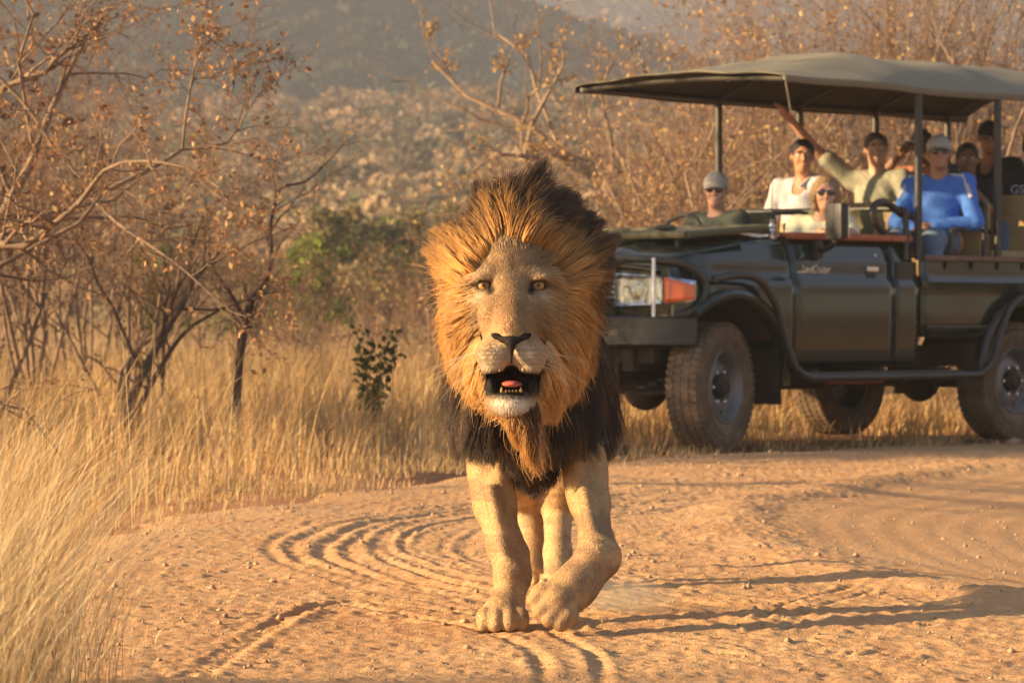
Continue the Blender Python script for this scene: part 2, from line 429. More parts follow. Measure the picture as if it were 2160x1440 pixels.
def road_h(X, Y):
    z = np.zeros(X.shape)
    cx, cy = 6.3, 12.9
    r = np.hypot(X - cx, Y - cy) + 0.035 * np.sin(Y * 0.9) + (fbm(X * 0.5, Y * 0.5, 2, 3) - 0.5) * 0.10; ang = np.arctan2(Y - cy, -(X - cx))
    # concentric tyre ruts of the bend
    for k, (rr, w, dep, pit) in enumerate(RUTS):
        rr2 = rr + 0.03 * np.sin(ang * (5 + k % 3) + k); q = (r - rr2) / (w * .55)
        env = sstep(-0.75, -0.45, ang) * (1 - sstep(0.5, 0.85, ang)) * (0.55 + 0.9 * vnoise(ang * 6, np.full(X.shape, k * 3.7), 21))
        z += env * dep * 0.36 * (-np.exp(-q * q * 1.2) * (0.55 + 0.45 * lug(ang * rr, pit)) + 0.75 * np.exp(-(q - 1.7) ** 2) + 0.4 * np.exp(-(q + 1.7) ** 2))
    # freshly pressed tracks with lugs
    for pts, w, dep, pit in [([(430, 1425), (560, 1345), (690, 1288), (800, 1300), (960, 1325), (1080, 1355), (1140, 1400), (1152, 1445), (1150, 1500)], .020, .030, .06),
                             ([(660, 1292), (760, 1283), (900, 1297), (1060, 1315), (1180, 1345), (1255, 1390), (1275, 1445)], .018, .026, .055),
                             ([(380, 1440), (500, 1362), (640, 1297)], .016, .022, .05),
                             ([(1600, 1325), (1680, 1282), (1800, 1245)], .016, .026, .06), ([(1650, 1340), (1730, 1296), (1850, 1252)], .016, .022, .055),
                             ([(1640, 1310), (1700, 1350), (1800, 1400), (1900, 1440)], .05, .014, .06), ([(1200, 1440), (1500, 1380), (1800, 1375), (2160, 1400)], .06, .010, .05)]:
        d, s, sd = poly_dist(X, Y, np.array(smooth_path(px(pts), 6))); q = d * sd / w
        z += dep * 0.62 * (0.5 + 0.8 * vnoise(s * 3, s * 0 + w * 90, 71)) * (-np.exp(-q * q) * (0.15 + 0.85 * lug(s, pit)) + 0.35 * np.exp(-(q - 1.7) ** 2) * (0.3 + 0.7 * lug(s + .01, pit)) + 0.25 * np.exp(-(q + 1.7) ** 2))
    # sunken, smooth inner wheel track
    d, s, sd = poly_dist(X, Y, DISH); ins = np.where(sd < 0, d, -d)
    wob = (fbm(X * 0.8, Y * 0.8, 3, 31) - 0.5) * 0.3
    ins2 = ins + wob
    bowl = sstep(-0.05, 0.3, ins2)
    z += 0.022 * np.exp(-((ins2 + 0.12) / 0.16) ** 2) - 0.085 * np.clip(ins2, 0, 1.7) - 0.02 * np.clip(ins2 - 1.7, 0, 4)
    z += bowl * 0.0012 * np.sin(ins * 38 + 1.5 * np.sin(Y * .6)) * (0.5 + vnoise(X, Y * 0.5, 8))
    # loose, trampled surface
    rough = 1 - 0.8 * bowl
    z += rough * ((fbm(X * 3.2, Y * 2.2, 4, 41) - 0.5) * 0.028 + (np.abs(fbm(X * 9, Y * 7, 3, 43) - 0.44)) * 0.014 + (vnoise(X * 45, Y * 38, 47) - 0.5) * 0.008)
    sp = vnoise(X * 30, Y * 25, 51); z += rough * 0.006 * sstep(0.80, 0.97, sp)
    z += (fbm(X * 0.35, Y * 0.35, 2, 55) - 0.5) * 0.08
    return z
DISH = np.array(smooth_path(np.vstack([[(3.4, 5.5)], px([(2330, 1300), (2160, 1262), (1960, 1235), (1760, 1190), (1620, 1130), (1590, 1085), (1660, 1050), (1820, 1020), (2000, 998), (2200, 984)]), [(6.0, 23.0), (9.0, 24.0)]]), 6))
def road_grid(xs, ys):
    X, Y = np.meshgrid(xs, ys); return X, Y
xs = np.concatenate([np.linspace(-2.3, 2.9, 640), np.linspace(2.92, 12, 60)])
yv = [4.5]
while yv[-1] < 28.5: yv.append(yv[-1] + max(0.014, 0.0021 * yv[-1] - 0.002) * (6 if yv[-1] < 6.6 else 1) * (1 + 1.5 * (yv[-1] > 20)))
X, Y = road_grid(xs, np.array(yv))
de, se, sde = poly_dist(X, Y, EDGE); inside = np.where(sde < 0, de, -de)   # positive on the road
inside = inside + (fbm(X * 2.3, Y * 1.7, 4, 61) - 0.5) * 0.5
Zr = road_h(X, Y) * sstep(-0.05, 0.5, inside) + 0.004 + 0.012 * sstep(0, 0.25, inside) - 0.045 * (1 - sstep(-0.1, 0.08, inside)) + ground_h(X, Y) * (1 - sstep(-.1, .6, inside))
keep = inside > -0.12
I = np.arange(X.size).reshape(X.shape)
quads = np.stack([I[:-1, :-1], I[:-1, 1:], I[1:, 1:], I[1:, :-1]], -1).reshape(-1, 4)
quads = quads[keep.ravel()[quads].all(1)]
used = np.unique(quads); rm = np.full(X.size, -1); rm[used] = np.arange(len(used))
road_m = bpy.data.materials.new('dirt_road'); road_m.use_nodes = True
soil_nodes(road_m, (0.42, 0.215, 0.095), (0.46, 0.268, 0.130), (0.53, 0.355, 0.195))
o = mesh_obj('dirt_road', np.stack([X, Y, Zr], -1).reshape(-1, 3)[used], rm[quads], road_m); tag(o, kind='structure')
_zx, _zy, _zg = xs, np.array(yv), Zr
def road_z(x, y):
    i = np.clip(np.searchsorted(_zx, x), 1, len(_zx) - 1); j = np.clip(np.searchsorted(_zy, y), 1, len(_zy) - 1)
    return _zg[j, i]
def surf_z(x, y):
    d, s, sd = poly_dist(np.atleast_1d(np.array(x, float)), np.atleast_1d(np.array(y, float)), EDGE)
    x = np.atleast_1d(x); y = np.atleast_1d(y)
    return np.where((sd < 0) & (y < 28) & (x < 11.9) & (y > 4.6), road_z(x, y), ground_h(x, y))
# ---------------------------------------------------------------- open safari truck
TH = R(47.0); fv = np.array([-math.cos(TH), -math.sin(TH)]); lv = np.array([math.sin(TH), -math.cos(TH)])
VO = np.array([1.34, 22.33]) - 0.84 * lv; VROT = math.atan2(fv[1], fv[0])
def vloc(x, y, z=0.0):
    p = VO + x * fv + y * lv; return (p[0], p[1], z)
DUST = (0.36, 0.20, 0.11)
M = {}
M['paint'] = mat('green_paint', (0.007, 0.018, 0.013), rough=0.16, coat=0.6, var=0.1, scale=2, spec=.3, wear=(DUST, 0.05, 3.0))
M['dark'] = mat('dark_metal', (0.018, 0.020, 0.018), rough=0.42, var=0.2, scale=6, wear=(DUST, 0.12, 5.0))
M['black'] = mat('black_plastic', (0.010, 0.010, 0.010), rough=0.5, wear=(DUST, 0.04, 6.0))
M['chassis'] = mat('chassis_dirty', (0.022, 0.015, 0.011), rough=0.9, var=0.3, wear=((0.20, 0.09, 0.045), 0.28, 6.0))
M['rubber'] = mat('dusty_rubber', (0.10, 0.072, 0.05), rough=0.95, var=0.25, scale=14, bump=0.3, bscale=120, spec=.15, wear=((0.30, 0.19, 0.115), 0.7, 5.0))
M['rim'] = mat('steel_rim', (0.16, 0.17, 0.18), rough=0.45, metal=0.6, var=0.2, wear=(DUST, 0.4, 7.0))
M['silver'] = mat('silver', (0.7, 0.7, 0.7), rough=0.25, metal=0.9)
M['chrome'] = mat('lamp_chrome', (0.42, 0.48, 0.55), rough=0.16, metal=1.0, var=.5, scale=25, bump=.5, bscale=18)  # bluish mottling paints blotchy reflections into the lamp chrome
M['white'] = mat('white_paint', (0.75, 0.74, 0.70), rough=0.4)
M['canvas'] = mat('canvas', (0.17, 0.15, 0.10), rough=0.85, var=0.14, scale=3, bump=0.15, bscale=300, wear=((0.26, 0.21, 0.14), 0.4, 1.3))
M['olive'] = mat('olive_seat', (0.085, 0.085, 0.042), rough=0.8, bump=0.15, bscale=200, wear=(DUST, 0.2, 6.0))
M['tan'] = mat('tan_seat', (0.36, 0.25, 0.11), rough=0.75, bump=0.15, bscale=150, wear=(DUST, 0.2, 6.0))
M['redpad'] = mat('red_leather', (0.34, 0.075, 0.025), rough=0.45, bump=0.1, bscale=90, wear=(DUST, 0.25, 8.0))
M['rail'] = mat('dusty_rail', (0.10, 0.062, 0.042), rough=0.6, wear=(DUST, 0.4, 5.0))
M['liner'] = mat('dusty_shaded_liner', (0.055, 0.026, 0.016), rough=0.95, bump=0.3, bscale=40)  # dusty red-brown, darkened to hold the shade of the wheel well
M['amber'] = mat('amber_lens', (0.65, 0.10, 0.02), rough=0.15, coat=0.8)
M['redbar'] = mat('red_enamel', (0.30, 0.045, 0.015), rough=0.5, wear=(DUST, 0.3, 6.0))
gl = bpy.data.materials.new('clear_lens'); gl.use_nodes = True; gb = gl.node_tree.nodes['Principled BSDF']
gb.inputs['Base Color'].default_value = (0.9, 0.93, 0.95, 1); gb.inputs['Roughness'].default_value = 0.03; gb.inputs['Transmission Weight'].default_value = 1.0; gb.inputs['IOR'].default_value = 1.25
M['lens'] = gl
wg = bpy.data.materials.new('windscreen_glass'); wg.use_nodes = True; gb = wg.node_tree.nodes['Principled BSDF']
gb.inputs['Base Color'].default_value = (0.75, 0.8, 0.75, 1); gb.inputs['Roughness'].default_value = 0.04; gb.inputs['Transmission Weight'].default_value = 0.9; gb.inputs['IOR'].default_value = 1.45
M['glass'] = wg

truck = empty('safari_truck', vloc(0, 0, 0.0), VROT)
tag(truck, 'dark green open safari truck with khaki canvas canopy parked on the verge', 'truck')
ZP = [.50, .56, .80, 1.03, 1.075, 1.10, 1.20, 1.215, 1.37]; YP = [.845, .872, .884, .886, .872, .850, .843, .836, .785]
def sy(z): return float(np.interp(z, ZP, YP))
def side_panel(x0, x1, ztop, zbot, nx=24, arch=None, sgn=1, prof=sy, zr=None):
    xs_ = np.linspace(x0, x1, nx)
    if arch:
        ax, az, ar = arch; th = np.linspace(0.0, math.pi, 25); xs_ = np.unique(np.concatenate([xs_, np.clip(ax + ar * np.cos(th), min(x0, x1), max(x0, x1))]))
    rows = []
    for x in xs_:
        zt = ztop(x) if callable(ztop) else ztop; zb = zbot
        if arch and abs(x - arch[0]) < arch[2]: zb = max(zbot, arch[1] + math.sqrt(max(arch[2] ** 2 - (x - arch[0]) ** 2, 0)))
        zs = np.unique(np.concatenate([np.linspace(zb, zt, 5), [min(max(q, zb), zt) for q in ZP]]))
        zs = np.interp(np.linspace(0, 1, 16), np.linspace(0, 1, len(zs)), zs)
        zs = np.array(sorted([min(max(q, zb), zt) for q in np.concatenate([[zb], ZP, [1.145, 1.3, .65, .7, .9, .98], [zt]])]))
        rows.append([(x, sgn * prof(z), z) for z in zs])
    return MB().grid(np.array(rows))
def fz(x): return float(np.interp(x, [-.66, -.2, .25, .40, .44], [1.345, 1.30, 1.235, 1.195, 1.15]))
def fprof(x):
    k = float(np.interp(x, [.15, .30, .40, .44], [0, .03, .075, .12])); return k
for s in (1, -1):
    mb = side_panel(.44, -.645, lambda x: fz(x), .56, nx=26, arch=(0.0, .42, .53), sgn=s)
    mb.V = [(x, y - s * fprof(x), z) for x, y, z in mb.V]
    fd = mb.build('front_fender', M['paint'], truck, solid=.012)
    arc = [(.56 * math.cos(t), .42 + .56 * math.sin(t)) for t in np.linspace(math.radians(52), math.radians(182), 20)]
    lip = MB().tube([(x, s * (sy(z) + .03 - fprof(x) * .7), z) for x, z in arc], .035, 8); lip.build('wheel_arch_flare', M['paint'], fd)
    # dusty inner arch, its shade painted in by the dark liner colour
    th = np.linspace(R(40), math.pi, 20)
    MB().grid(np.array([[(.56 * math.cos(t), s * w, .42 + .54 * math.sin(t)) for w in (.38, .6, .83)] for t in th[1:-4]])).build('wheel_well', M['liner'], truck)
    dr = side_panel(-.655, -1.715, 1.345, .53, nx=14, sgn=s).build('door', M['paint'], truck, solid=.02)
    if s == 1:
        MB().box((-1.49, sy(1.15) + .012, 1.155), (.12, .02, .032), bev=.006).build('door_handle', M['silver'], dr)
        MB().box((-1.49, sy(1.12) + .003, 1.115), (.10, .006, .03), bev=.002).build('handle_recess', M['black'], dr)
        MB().ball((-1.555, sy(1.245) + .004, 1.245), .013, 10, 6).build('lock', M['silver'], dr)
    q = side_panel(-1.727, -1.965, 1.345, .53, nx=6, sgn=s).build('cab_quarter_panel', M['paint'], truck, solid=.02)
    v = MB().box((-1.85, s * (sy(1.15) + .006), 1.145), (.20, .012, .125), bev=.004).build('air_vent', M['black'], truck)
    for k in range(5): MB().box((-1.85, s * (sy(1.15) + .014), 1.10 + k * .024), (.18, .008, .008)).build('vent_slat', M['dark'], v)
    pad = MB()
    pad.box((-1.185, s * .80, 1.362), (1.04, .125, .045), bev=.018).build('padded_sill', M['redpad'], truck)
    MB().box((-1.825, s * .80, 1.362), (.23, .125, .045), bev=.018).build('padded_sill', M['redpad'], truck)
    # inner door skin
    MB().box((-1.3, s * .775, .95), (1.28, .02, .80)).build('door_lining', M['black'], dr)
# bonnet
rows = []
for x in np.linspace(-.64, .46, 24):
    zt = float(np.interp(x, [-.64, -.2, .25, .38, .43, .46], [1.352, 1.31, 1.245, 1.205, 1.165, 1.11])); w = .782 - fprof(x) * 1.02
    rows.append([(x, w * t, zt + .045 * (1 - abs(t) ** 3) + (0.012 if abs(t) < .45 else 0) - .008 * (abs(t) > .98)) for t in np.linspace(-1, 1, 33)])
bon = MB().grid(np.array(rows)).build('bonnet', M['paint'], truck, solid=.012)
MB().box((-.12, .50, 1.335), (.22, .10, .012), bev=.004).build('bonnet_vent', M['black'], bon)
# scuttle between bonnet and cabin, dash, firewall
MB().box((-.69, 0, 1.335), (.10, 1.58, .05), bev=.012).build('scuttle', M['paint'], truck)
dash = MB().box((-.80, 0, 1.24), (.20, 1.5, .22), bev=.04).build('dashboard', M['black'], truck)
MB().box((-.66, 0, .95), (.03, 1.62, .75)).build('firewall', M['black'], truck)
sw = MB().tube([(-1.02 - .09 * math.sin(a), -.42 + .19 * math.cos(a), 1.36 + .17 * math.sin(a)) for a in np.linspace(0, 2 * math.pi, 28)[:-1]], .014, 8, closed=True)
sw.tube([(-.85, -.42, 1.25), (-1.02, -.42, 1.36)], .02, 8).tube([(-1.02, -.60, 1.36), (-1.02, -.24, 1.36)], .012, 6)
sw.build('steering_wheel', M['black'], truck)
# front: panel, grille, lamps, bumper, bull bar
MB().box((.405, 0, 1.0), (.05, 1.50, .34), bev=.02).build('front_panel', M['paint'], truck)
gr = MB().box((.436, 0, 1.01), (.02, .72, .20), bev=.006).build('grille', M['black'], truck)
for k in range(6): MB().box((.449, 0, .93 + k * .033), (.012, .70, .012), bev=.003).build('grille_slat', M['silver'], gr)
for s in (1, -1):
    # lamp follows the rounded corner from the grille to the wing
    def corner(t): # t 0..1 from inner front to the wing side
        P_ = [(.458, .34), (.462, .50), (.462, .64), (.445, .755), (.392, .838), (.315, .878)]
        i = t * (len(P_) - 1); k = min(int(i), len(P_) - 2); fr = i - k
        return P_[k][0] * (1 - fr) + P_[k + 1][0] * fr, (P_[k][1] * (1 - fr) + P_[k + 1][1] * fr)
    def lamp(t0, t1, z0, z1, off, taper=0.0, n=10):
        rows = []
        for t in np.linspace(t0, t1, n):
            x, y = corner(t); k = (t - t0) / (t1 - t0)
            a = z0 + taper * k * .5; b2 = z1 - taper * k
            rows.append([(x + off * (1 - .4 * t), s * (y + off * .5 * t), z) for z in np.linspace(a, b2, 7)])
        return MB().grid(np.array(rows))
    hl = lamp(0, .97, .90, 1.115, .004, .05, 14).build('headlight', M['chrome'], truck, solid=-.01)
    x0, y0 = corner(.22); MB().ball((x0 + .005, s * y0, 1.005), (.012, .085, .085), 20, 12).build('reflector', M['chrome'], hl)
    MB().box((x0 + .03, s * (y0 + .13), 1.0), (.01, .012, .17)).build('lamp_divider', M['silver'], hl)
    lamp(.0, .56, .91, 1.105, .03, .02, 12).build('lens', M['lens'], hl, solid=-.006)
    lamp(.56, .955, .925, 1.085, .020, .05, 12).build('indicator', M['amber'], hl, solid=-.01)
bp = []
for (x, y) in smooth_path([(.30, -.86, 0), (.44, -.80, 0), (.52, -.62, 0), (.55, -.3, 0), (.55, .3, 0), (.52, .62, 0), (.44, .80, 0), (.30, .86, 0)], 6) and [(p[0], p[1]) for p in smooth_path([(.30, -.86, 0), (.44, -.80, 0), (.52, -.62, 0), (.55, -.3, 0), (.55, .3, 0), (.52, .62, 0), (.44, .80, 0), (.30, .86, 0)], 6)]:
    bp.append([(x - .12, y * .86, .66), (x - .02, y * .99, .655), (x, y, .67), (x, y, .83), (x - .02, y * .99, .845), (x - .12, y * .86, .845)])
MB().grid(np.array(bp)).build('bumper', M['dark'], truck, solid=.006)
MB().box((.36, 0, .60), (.10, 1.2, .10)).build('bumper_bracket', M['chassis'], truck)
bb = smooth_path([(.58, 0, 1.20), (.57, .40, 1.20), (.52, .66, 1.195), (.36, .83, 1.16), (.25, .885, 1.05), (.28, .875, .93), (.36, .83, .865), (.42, .78, .85)], 6)
MB().tube(bb, .026, 10).tube([(p[0], -p[1], p[2]) for p in bb], .026, 10).build('bull_bar', M['dark'], truck)
for s in (1, -1): MB().tube([(.57, .22 * s, 1.20), (.56, .22 * s, .83)], .024, 8).build('bull_bar_upright', M['dark'], truck)
MB().tube([(.545, .715, .84), (.545, .715, 1.205)], .011, 8).build('marker_rod', M['white'], truck)
# folded windscreen lying over the bonnet
ws = MB(); W0 = .74
A = [(-.60, -W0, 1.415), (-.60, W0, 1.415), (.20, W0 - .05, 1.355), (.20, -W0 + .05, 1.355)]
ws.tube([A[0], A[1]], .022, 8).tube([A[1], A[2]], .024, 8).tube([A[2], A[3]], .024, 8).tube([A[3], A[0]], .024, 8).tube([((A[0][0] + A[1][0]) / 2, 0, 1.415), (.20, 0, 1.355)], .016, 8)
wf = ws.build('windscreen_frame', M['olive'], truck)
MB().add([(-.59, -.71, 1.414), (-.59, .71, 1.414), (.19, .66, 1.354), (.19, -.66, 1.354)], [(0, 1, 2, 3)]).build('pane', M['glass'], wf, solid=.005)
wpad = MB(); wpad.box((-.2, .36, 1.386), (.5, .5, .03), rot=Quaternion((0, 1, 0), R(4.3)), bev=.01); wpad.build('canvas_cover', M['canvas'], wf)
for y in (.55, -.55, 0): MB().tube([(.12, y, 1.365), (.12, y, 1.27)], .02, 8).build('windscreen_rest', M['black'], wf)
for y in (.3, -.35): MB().ball((-.05, y, 1.41), (.10, .05, .022), 14, 8).build('clamp', M['olive'], wf)
an = MB().lathe([(.002, 0), (.022, .0), (.026, .02), (.014, .03), (.022, .05), (.014, .065), (.022, .08), (.012, .10), (.02, .12), (.006, .13), (.002, .131)], 12, 'z', (-.545, .775, 1.34)).build('antenna_base', M['silver'], truck)
MB().tube([(-.545, .775, 1.46), (-.56, .775, 2.1)], [.004, .0015], 6).build('whip', M['black'], an)
# wing mirror
mr_ = MB().box((-.93, 1.00, 1.455), (.07, .165, .235), rot=Quaternion((0, 0, 1), R(-12)), bev=.028).build('wing_mirror', M['black'], truck)
MB().tube(smooth_path([(-.93, .99, 1.35), (-.93, .975, 1.31), (-.93, .90, 1.275), (-.92, .825, 1.27)], 5), .02, 8).build('mirror_arm', M['black'], mr_)
MB().box((-.92, .845, 1.275), (.075, .05, .12), bev=.012).build('mirror_mount', M['black'], mr_)
MB().box((-.972, 1.008, 1.455), (.006, .14, .20), rot=Quaternion((0, 0, 1), R(-12))).build('mirror_glass', M['silver'], mr_)
# badge lettering
fc = bpy.data.curves.new('badge', 'FONT'); fc.body = 'LandCruiser'; fc.size = .072; fc.shear = 0.25; fc.extrude = .002; fc.align_x = 'CENTER'
fo = bpy.data.objects.new('badge_text', fc); C.objects.link(fo); bpy.context.view_layer.update()
bme = bpy.data.meshes.new_from_object(fo.evaluated_get(bpy.context.evaluated_depsgraph_get())); bpy.data.objects.remove(fo)
bo = bpy.data.objects.new('badge', bme); C.objects.link(bo); bo.parent = truck; bme.materials.clear(); bme.materials.append(M['silver'])
bo.location = (-.90, sy(1.15) + .006, 1.125); bo.rotation_euler = (R(90), 0, R(180)); bo.scale = (0.82, 1, 1)
MB().box((-.755, sy(1.13) + .004, 1.128), (.09, .004, .006)).build('badge_bar', M['silver'], truck)

# tub behind the cab
def ty(z): return float(np.interp(z, [.70, .80, 1.0, 1.03, 1.05, 1.085, 1.10, 1.22], [.86, .868, .868, .868, .89, .89, .868, .862]))
for s in (1, -1):
    p = side_panel(-2.02, -4.75, 1.222, .705, nx=30, arch=(-3.18, .42, .50), sgn=s, prof=ty); tub = p.build('tub_side', M['paint'], truck, solid=.02)
    MB().box((-3.385, s * .872, 1.237), (2.74, .075, .036), bev=.008).build('top_rail', M['rail'], tub)
    MB().box((-2.45, s * .885, .775), (.80, .03, .022), bev=.006).build('side_ledge', M['dark'], tub)
    arc = [(-3.18 + .53 * math.cos(t), .42 + .53 * math.sin(t)) for t in np.linspace(R(5), R(175), 22)]
    MB().tube([(x, s * .905, z) for x, z in arc], .03, 8).build('wheel_arch_flare', M['dark'], tub)
    th = np.linspace(0, math.pi, 20)
    MB().grid(np.array([[(-3.18 + .55 * math.cos(t), s * w, .42 + .52 * math.sin(t)) for w in (.38, .6, .84)] for t in th[1:-4]])).build('wheel_well', M['liner'], truck)
    for k in range(9): MB().box((-2.3 - k * .3, s * .874, 1.19), (.025, .012, .05)).build('rail_bracket', M['dark'], tub)
MB().box((-3.38, 0, .74), (2.7, 1.68, .04)).build('tub_floor', M['chassis'], truck)
MB().box((-2.0, 0, .98), (.03, 1.66, .46)).build('tub_front_wall', M['dark'], truck)
MB().box((-4.74, 0, .98), (.03, 1.66, .50)).build('tailgate', M['paint'], truck)
MB().box((-1.35, 0, .56), (1.3, 1.55, .03)).build('cab_floor', M['chassis'], truck)
# chassis, axles, springs, tanks
for s in (1, -1):
    MB().box((-2.1, s * .42, .57), (5.1, .09, .14)).build('chassis_rail', M['chassis'], truck)
    for cx in (0, -3.18):
        lp = smooth_path([(cx + .62, s * .52, .52), (cx + .3, s * .52, .43), (cx, s * .52, .40), (cx - .3, s * .52, .43), (cx - .62, s * .52, .54)], 5)
        for k in range(3): MB().box((cx, s * .52, .40 + k * .022), (.9 - k * .22, .07, .018)).build('leaf_spring', M['chassis'], truck)
for cx in (0, -3.18):
    MB().tube([(cx, -.66, .40), (cx, .66, .40)], .055, 12).ball((cx, .18 if cx == 0 else 0, .40), (.16, .14, .16), 16, 10).build('axle', M['chassis'], truck)
MB().box((-1.0, 0, .50), (1.1, .42, .26), bev=.06).build('gearbox', M['chassis'], truck)
MB().box((-1.75, -.18, .48), (.55, .5, .26), bev=.05).build('fuel_tank', M['chassis'], truck)
MB().box((-2.35, -.45, .52), (.45, .35, .28), bev=.04).build('spare_tank', M['chassis'], truck)
MB().tube(smooth_path([(-.3, .25, .46), (-1.2, .3, .43), (-2.2, .34, .43), (-3.0, .3, .56), (-4.6, .45, .5)], 6), .03, 8).build('exhaust_pipe', M['chassis'], truck)
MB().tube([(.1, .62, .37), (-.62, .38, .47)], .022, 8).tube([(.1, -.62, .37), (-.62, -.38, .47)], .022, 8).tube([(.12, -.6, .36), (.12, .6, .36)], .016, 8).build('steering_linkage', M['chassis'], truck)
MB().box((.30, 0, .50), (.2, .6, .12), bev=.02).build('skid_plate', M['chassis'], truck)
MB().box((-1.55, .66, .425), (.62, .05, .055), bev=.01).build('jack_bar', M['redbar'], truck)
MB().box((-.95, .60, .47), (.7, .03, .04), rot=Quaternion((0, 0, 1), R(8))).build('jack_handle', M['redbar'], truck)
# side steps and flap
for s in (1, -1):
    pth = smooth_path([(.22, s * .93, 1.075), (0, s * .945, 1.10), (-.20, s * .945, 1.075), (-.36, s * .95, .93), (-.47, s * .955, .68), (-.55, s * .96, .525), (-.70, s * .96, .455), (-.95, s * .96, .45), (-2.35, s * .96, .45), (-2.60, s * .96, .47), (-2.74, s * .955, .58), (-2.84, s * .95, .78), (-2.98, s * .94, .93), (-3.2, s * .935, .985), (-3.45, s * .935, .92)], 6)
    st = MB().tube(pth, .026, 10).build('side_step_tube', M['dark'], truck)
    MB().box((-1.5, s * .875, .475), (1.75, .15, .022), bev=.005).build('step_plate', M['dark'], st)
    for x in (-.8, -1.5, -2.25): MB().box((x, s * .68, .485), (.05, .5, .04)).build('step_bracket', M['chassis'], st)
    MB().box((-.545, s * .72, .46), (.012, .26, .36), bev=.003).build('mud_flap', M['chassis'], truck)
    MB().box((-3.80, s * .72, .46), (.012, .26, .36), bev=.003).build('mud_flap', M['chassis'], truck)
# wheels
def make_wheel():
    w = empty('wheel', parent=truck)
    prof = [(.225, -.095), (.24, -.112), (.27, -.120), (.33, -.122), (.365, -.118), (.385, -.108), (.398, -.088), (.402, -.06), (.402, .06), (.398, .088), (.385, .108), (.365, .118), (.33, .122), (.27, .120), (.24, .112), (.225, .095)]
    ty_ = MB().lathe(prof, 64)
    for k in range(56):       # tread blocks
        a = 2 * math.pi * k / 56
        for (yy, da) in ((-.082, 0), (-.03, .03), (.03, 0.02), (.082, .05)):
            ca, sa = math.cos(a + da), math.sin(a + da)
            ty_.box((.4015 * ca, yy, .4015 * sa), (.016, .042, .030), rot=Quaternion((0, 1, 0), -(a + da)))
        a += .03; ca, sa = math.cos(a), math.sin(a)
        for yy in (-.108, .108): ty_.box((.388 * ca, yy, .388 * sa), (.024, .014, .026), rot=Quaternion((0, 1, 0), -a))
    ty_.lathe([(.30, .1225), (.303, .127), (.307, .1225)], 64).lathe([(.345, .1205), (.348, .125), (.352, .1205)], 64)
    ty_.build('tyre', M['rubber'], w)
    rim = MB().lathe([(.228, -.10), (.215, -.09), (.2, -.02), (.205, .06), (.222, .085), (.236, .105), (.228, .112), (.215, .098), (.195, .07), (.188, .045), (.178, .035), (.155, .045), (.125, .062), (.10, .060), (.092, .045), (.06, .045)], 48)
    rm = rim.build('rim', M['rim'], w)
    hub = MB().lathe([(.075, .04), (.072, .085), (.055, .10), (.05, .115), (.0, .118)], 24).build('hub', M['chassis'], w)
    for k in range(6):
        a = 2 * math.pi * k / 6; MB().lathe([(.014, .045), (.014, .075), (.009, .082), (0, .082)], 8, 'y', (.105 * math.cos(a), 0, .105 * math.sin(a))).build('wheel_nut', M['silver'], w)
    for k in range(8):
        a = 2 * math.pi * (k + .5) / 8; MB().ball((.168 * math.cos(a), .042, .168 * math.sin(a)), (.016, .004, .016), 10, 6).build('rim_slot', M['black'], w)
    return w
def copy_tree(o, parent):
    c = o.copy(); C.objects.link(c); c.parent = parent
    for ch in o.children: copy_tree(ch, c)
    return c
w0 = make_wheel(); w0.location = (0, .72, .40); w0.rotation_euler = (0, 0, R(13))
for (x, y, rz) in ((0, -.72, R(193)), (-3.18, .72, 0), (-3.18, -.72, R(180))):
    w = copy_tree(w0, truck); w.location = (x, y, .40); w.rotation_euler = (0, 0, rz)
# canopy
PX = [-1.99, -2.90, -3.80, -4.70]
rows = []
for x in np.linspace(-.52, -5.0, 76):
    g_ = float(np.interp(x, [-5.0, -4.7, -2.1, -1.9, -1.2, -.52], [.75, 1, 1, .98, .55, .16]))
    sag = -.018 * sum(max(0, 1 - ((x - (PX[i] + PX[i + 1]) / 2) / .45) ** 2) for i in range(3))
    row = []
    for t in np.linspace(-1, 1, 41):
        e = abs(t); dome = (1 - e ** 2.4)
        wr = .006 * math.sin(x * 9 + t * 5) * (1 - e) + .005 * math.sin(x * 4 - t * 11)
        low = 2.372 + float(np.interp(x, [-2, -1.2, -.52], [0, .012, .015]))
        row.append((x + (.06 * dome if x > -.6 else 0), t * .90, low + .27 * g_ * dome + sag * dome + wr))
    row = [(row[0][0], -.905, row[0][2] - .045)] + row + [(row[-1][0], .905, row[-1][2] - .045)]
    rows.append(row)
cano = MB().grid(np.array(rows)).build('canopy', M['canvas'], truck, solid=.006)
M['under_shade'] = mat('canopy_under_shade', (.035, .026, .017), rough=.9)  # dark underside colour stands in for the shade beneath the canvas
cano.data.materials.append(M['under_shade']); cano.modifiers[0].material_offset = 1; cano.modifiers[0].offset = -1
for s in (1, -1):
    MB().tube([(-.55, s * .87, 2.37), (-2, s * .87, 2.355), (-4.95, s * .87, 2.355)], .018, 8).build('canopy_rail', M['dark'], cano)
    for k, x in enumerate(PX):
        MB().tube([(x, s * .865, 1.22), (x, s * .865, 2.36)], .027, 10).build('canopy_post', M['dark'], truck)
    MB().tube([(-.56, s * .87, 2.37), (-.62, s * .872, 2.14)], .006, 6).build('tie_strap', M['canvas'], cano)
for k, x in enumerate([-.56] + PX):
    hh = .03 if k == 0 else .20
    MB().tube([(x, .86 * t, 2.36 + hh * (1 - abs(t) ** 2.2)) for t in np.linspace(-1, 1, 17)], .016, 8).build('canopy_bow', M['dark'], cano)
for y in (-.4, .4): MB().tube([(-.56, y, 2.375), (-2, y, 2.53), (-4.9, y, 2.53)], .012, 6).build('canopy_stringer', M['dark'], cano)
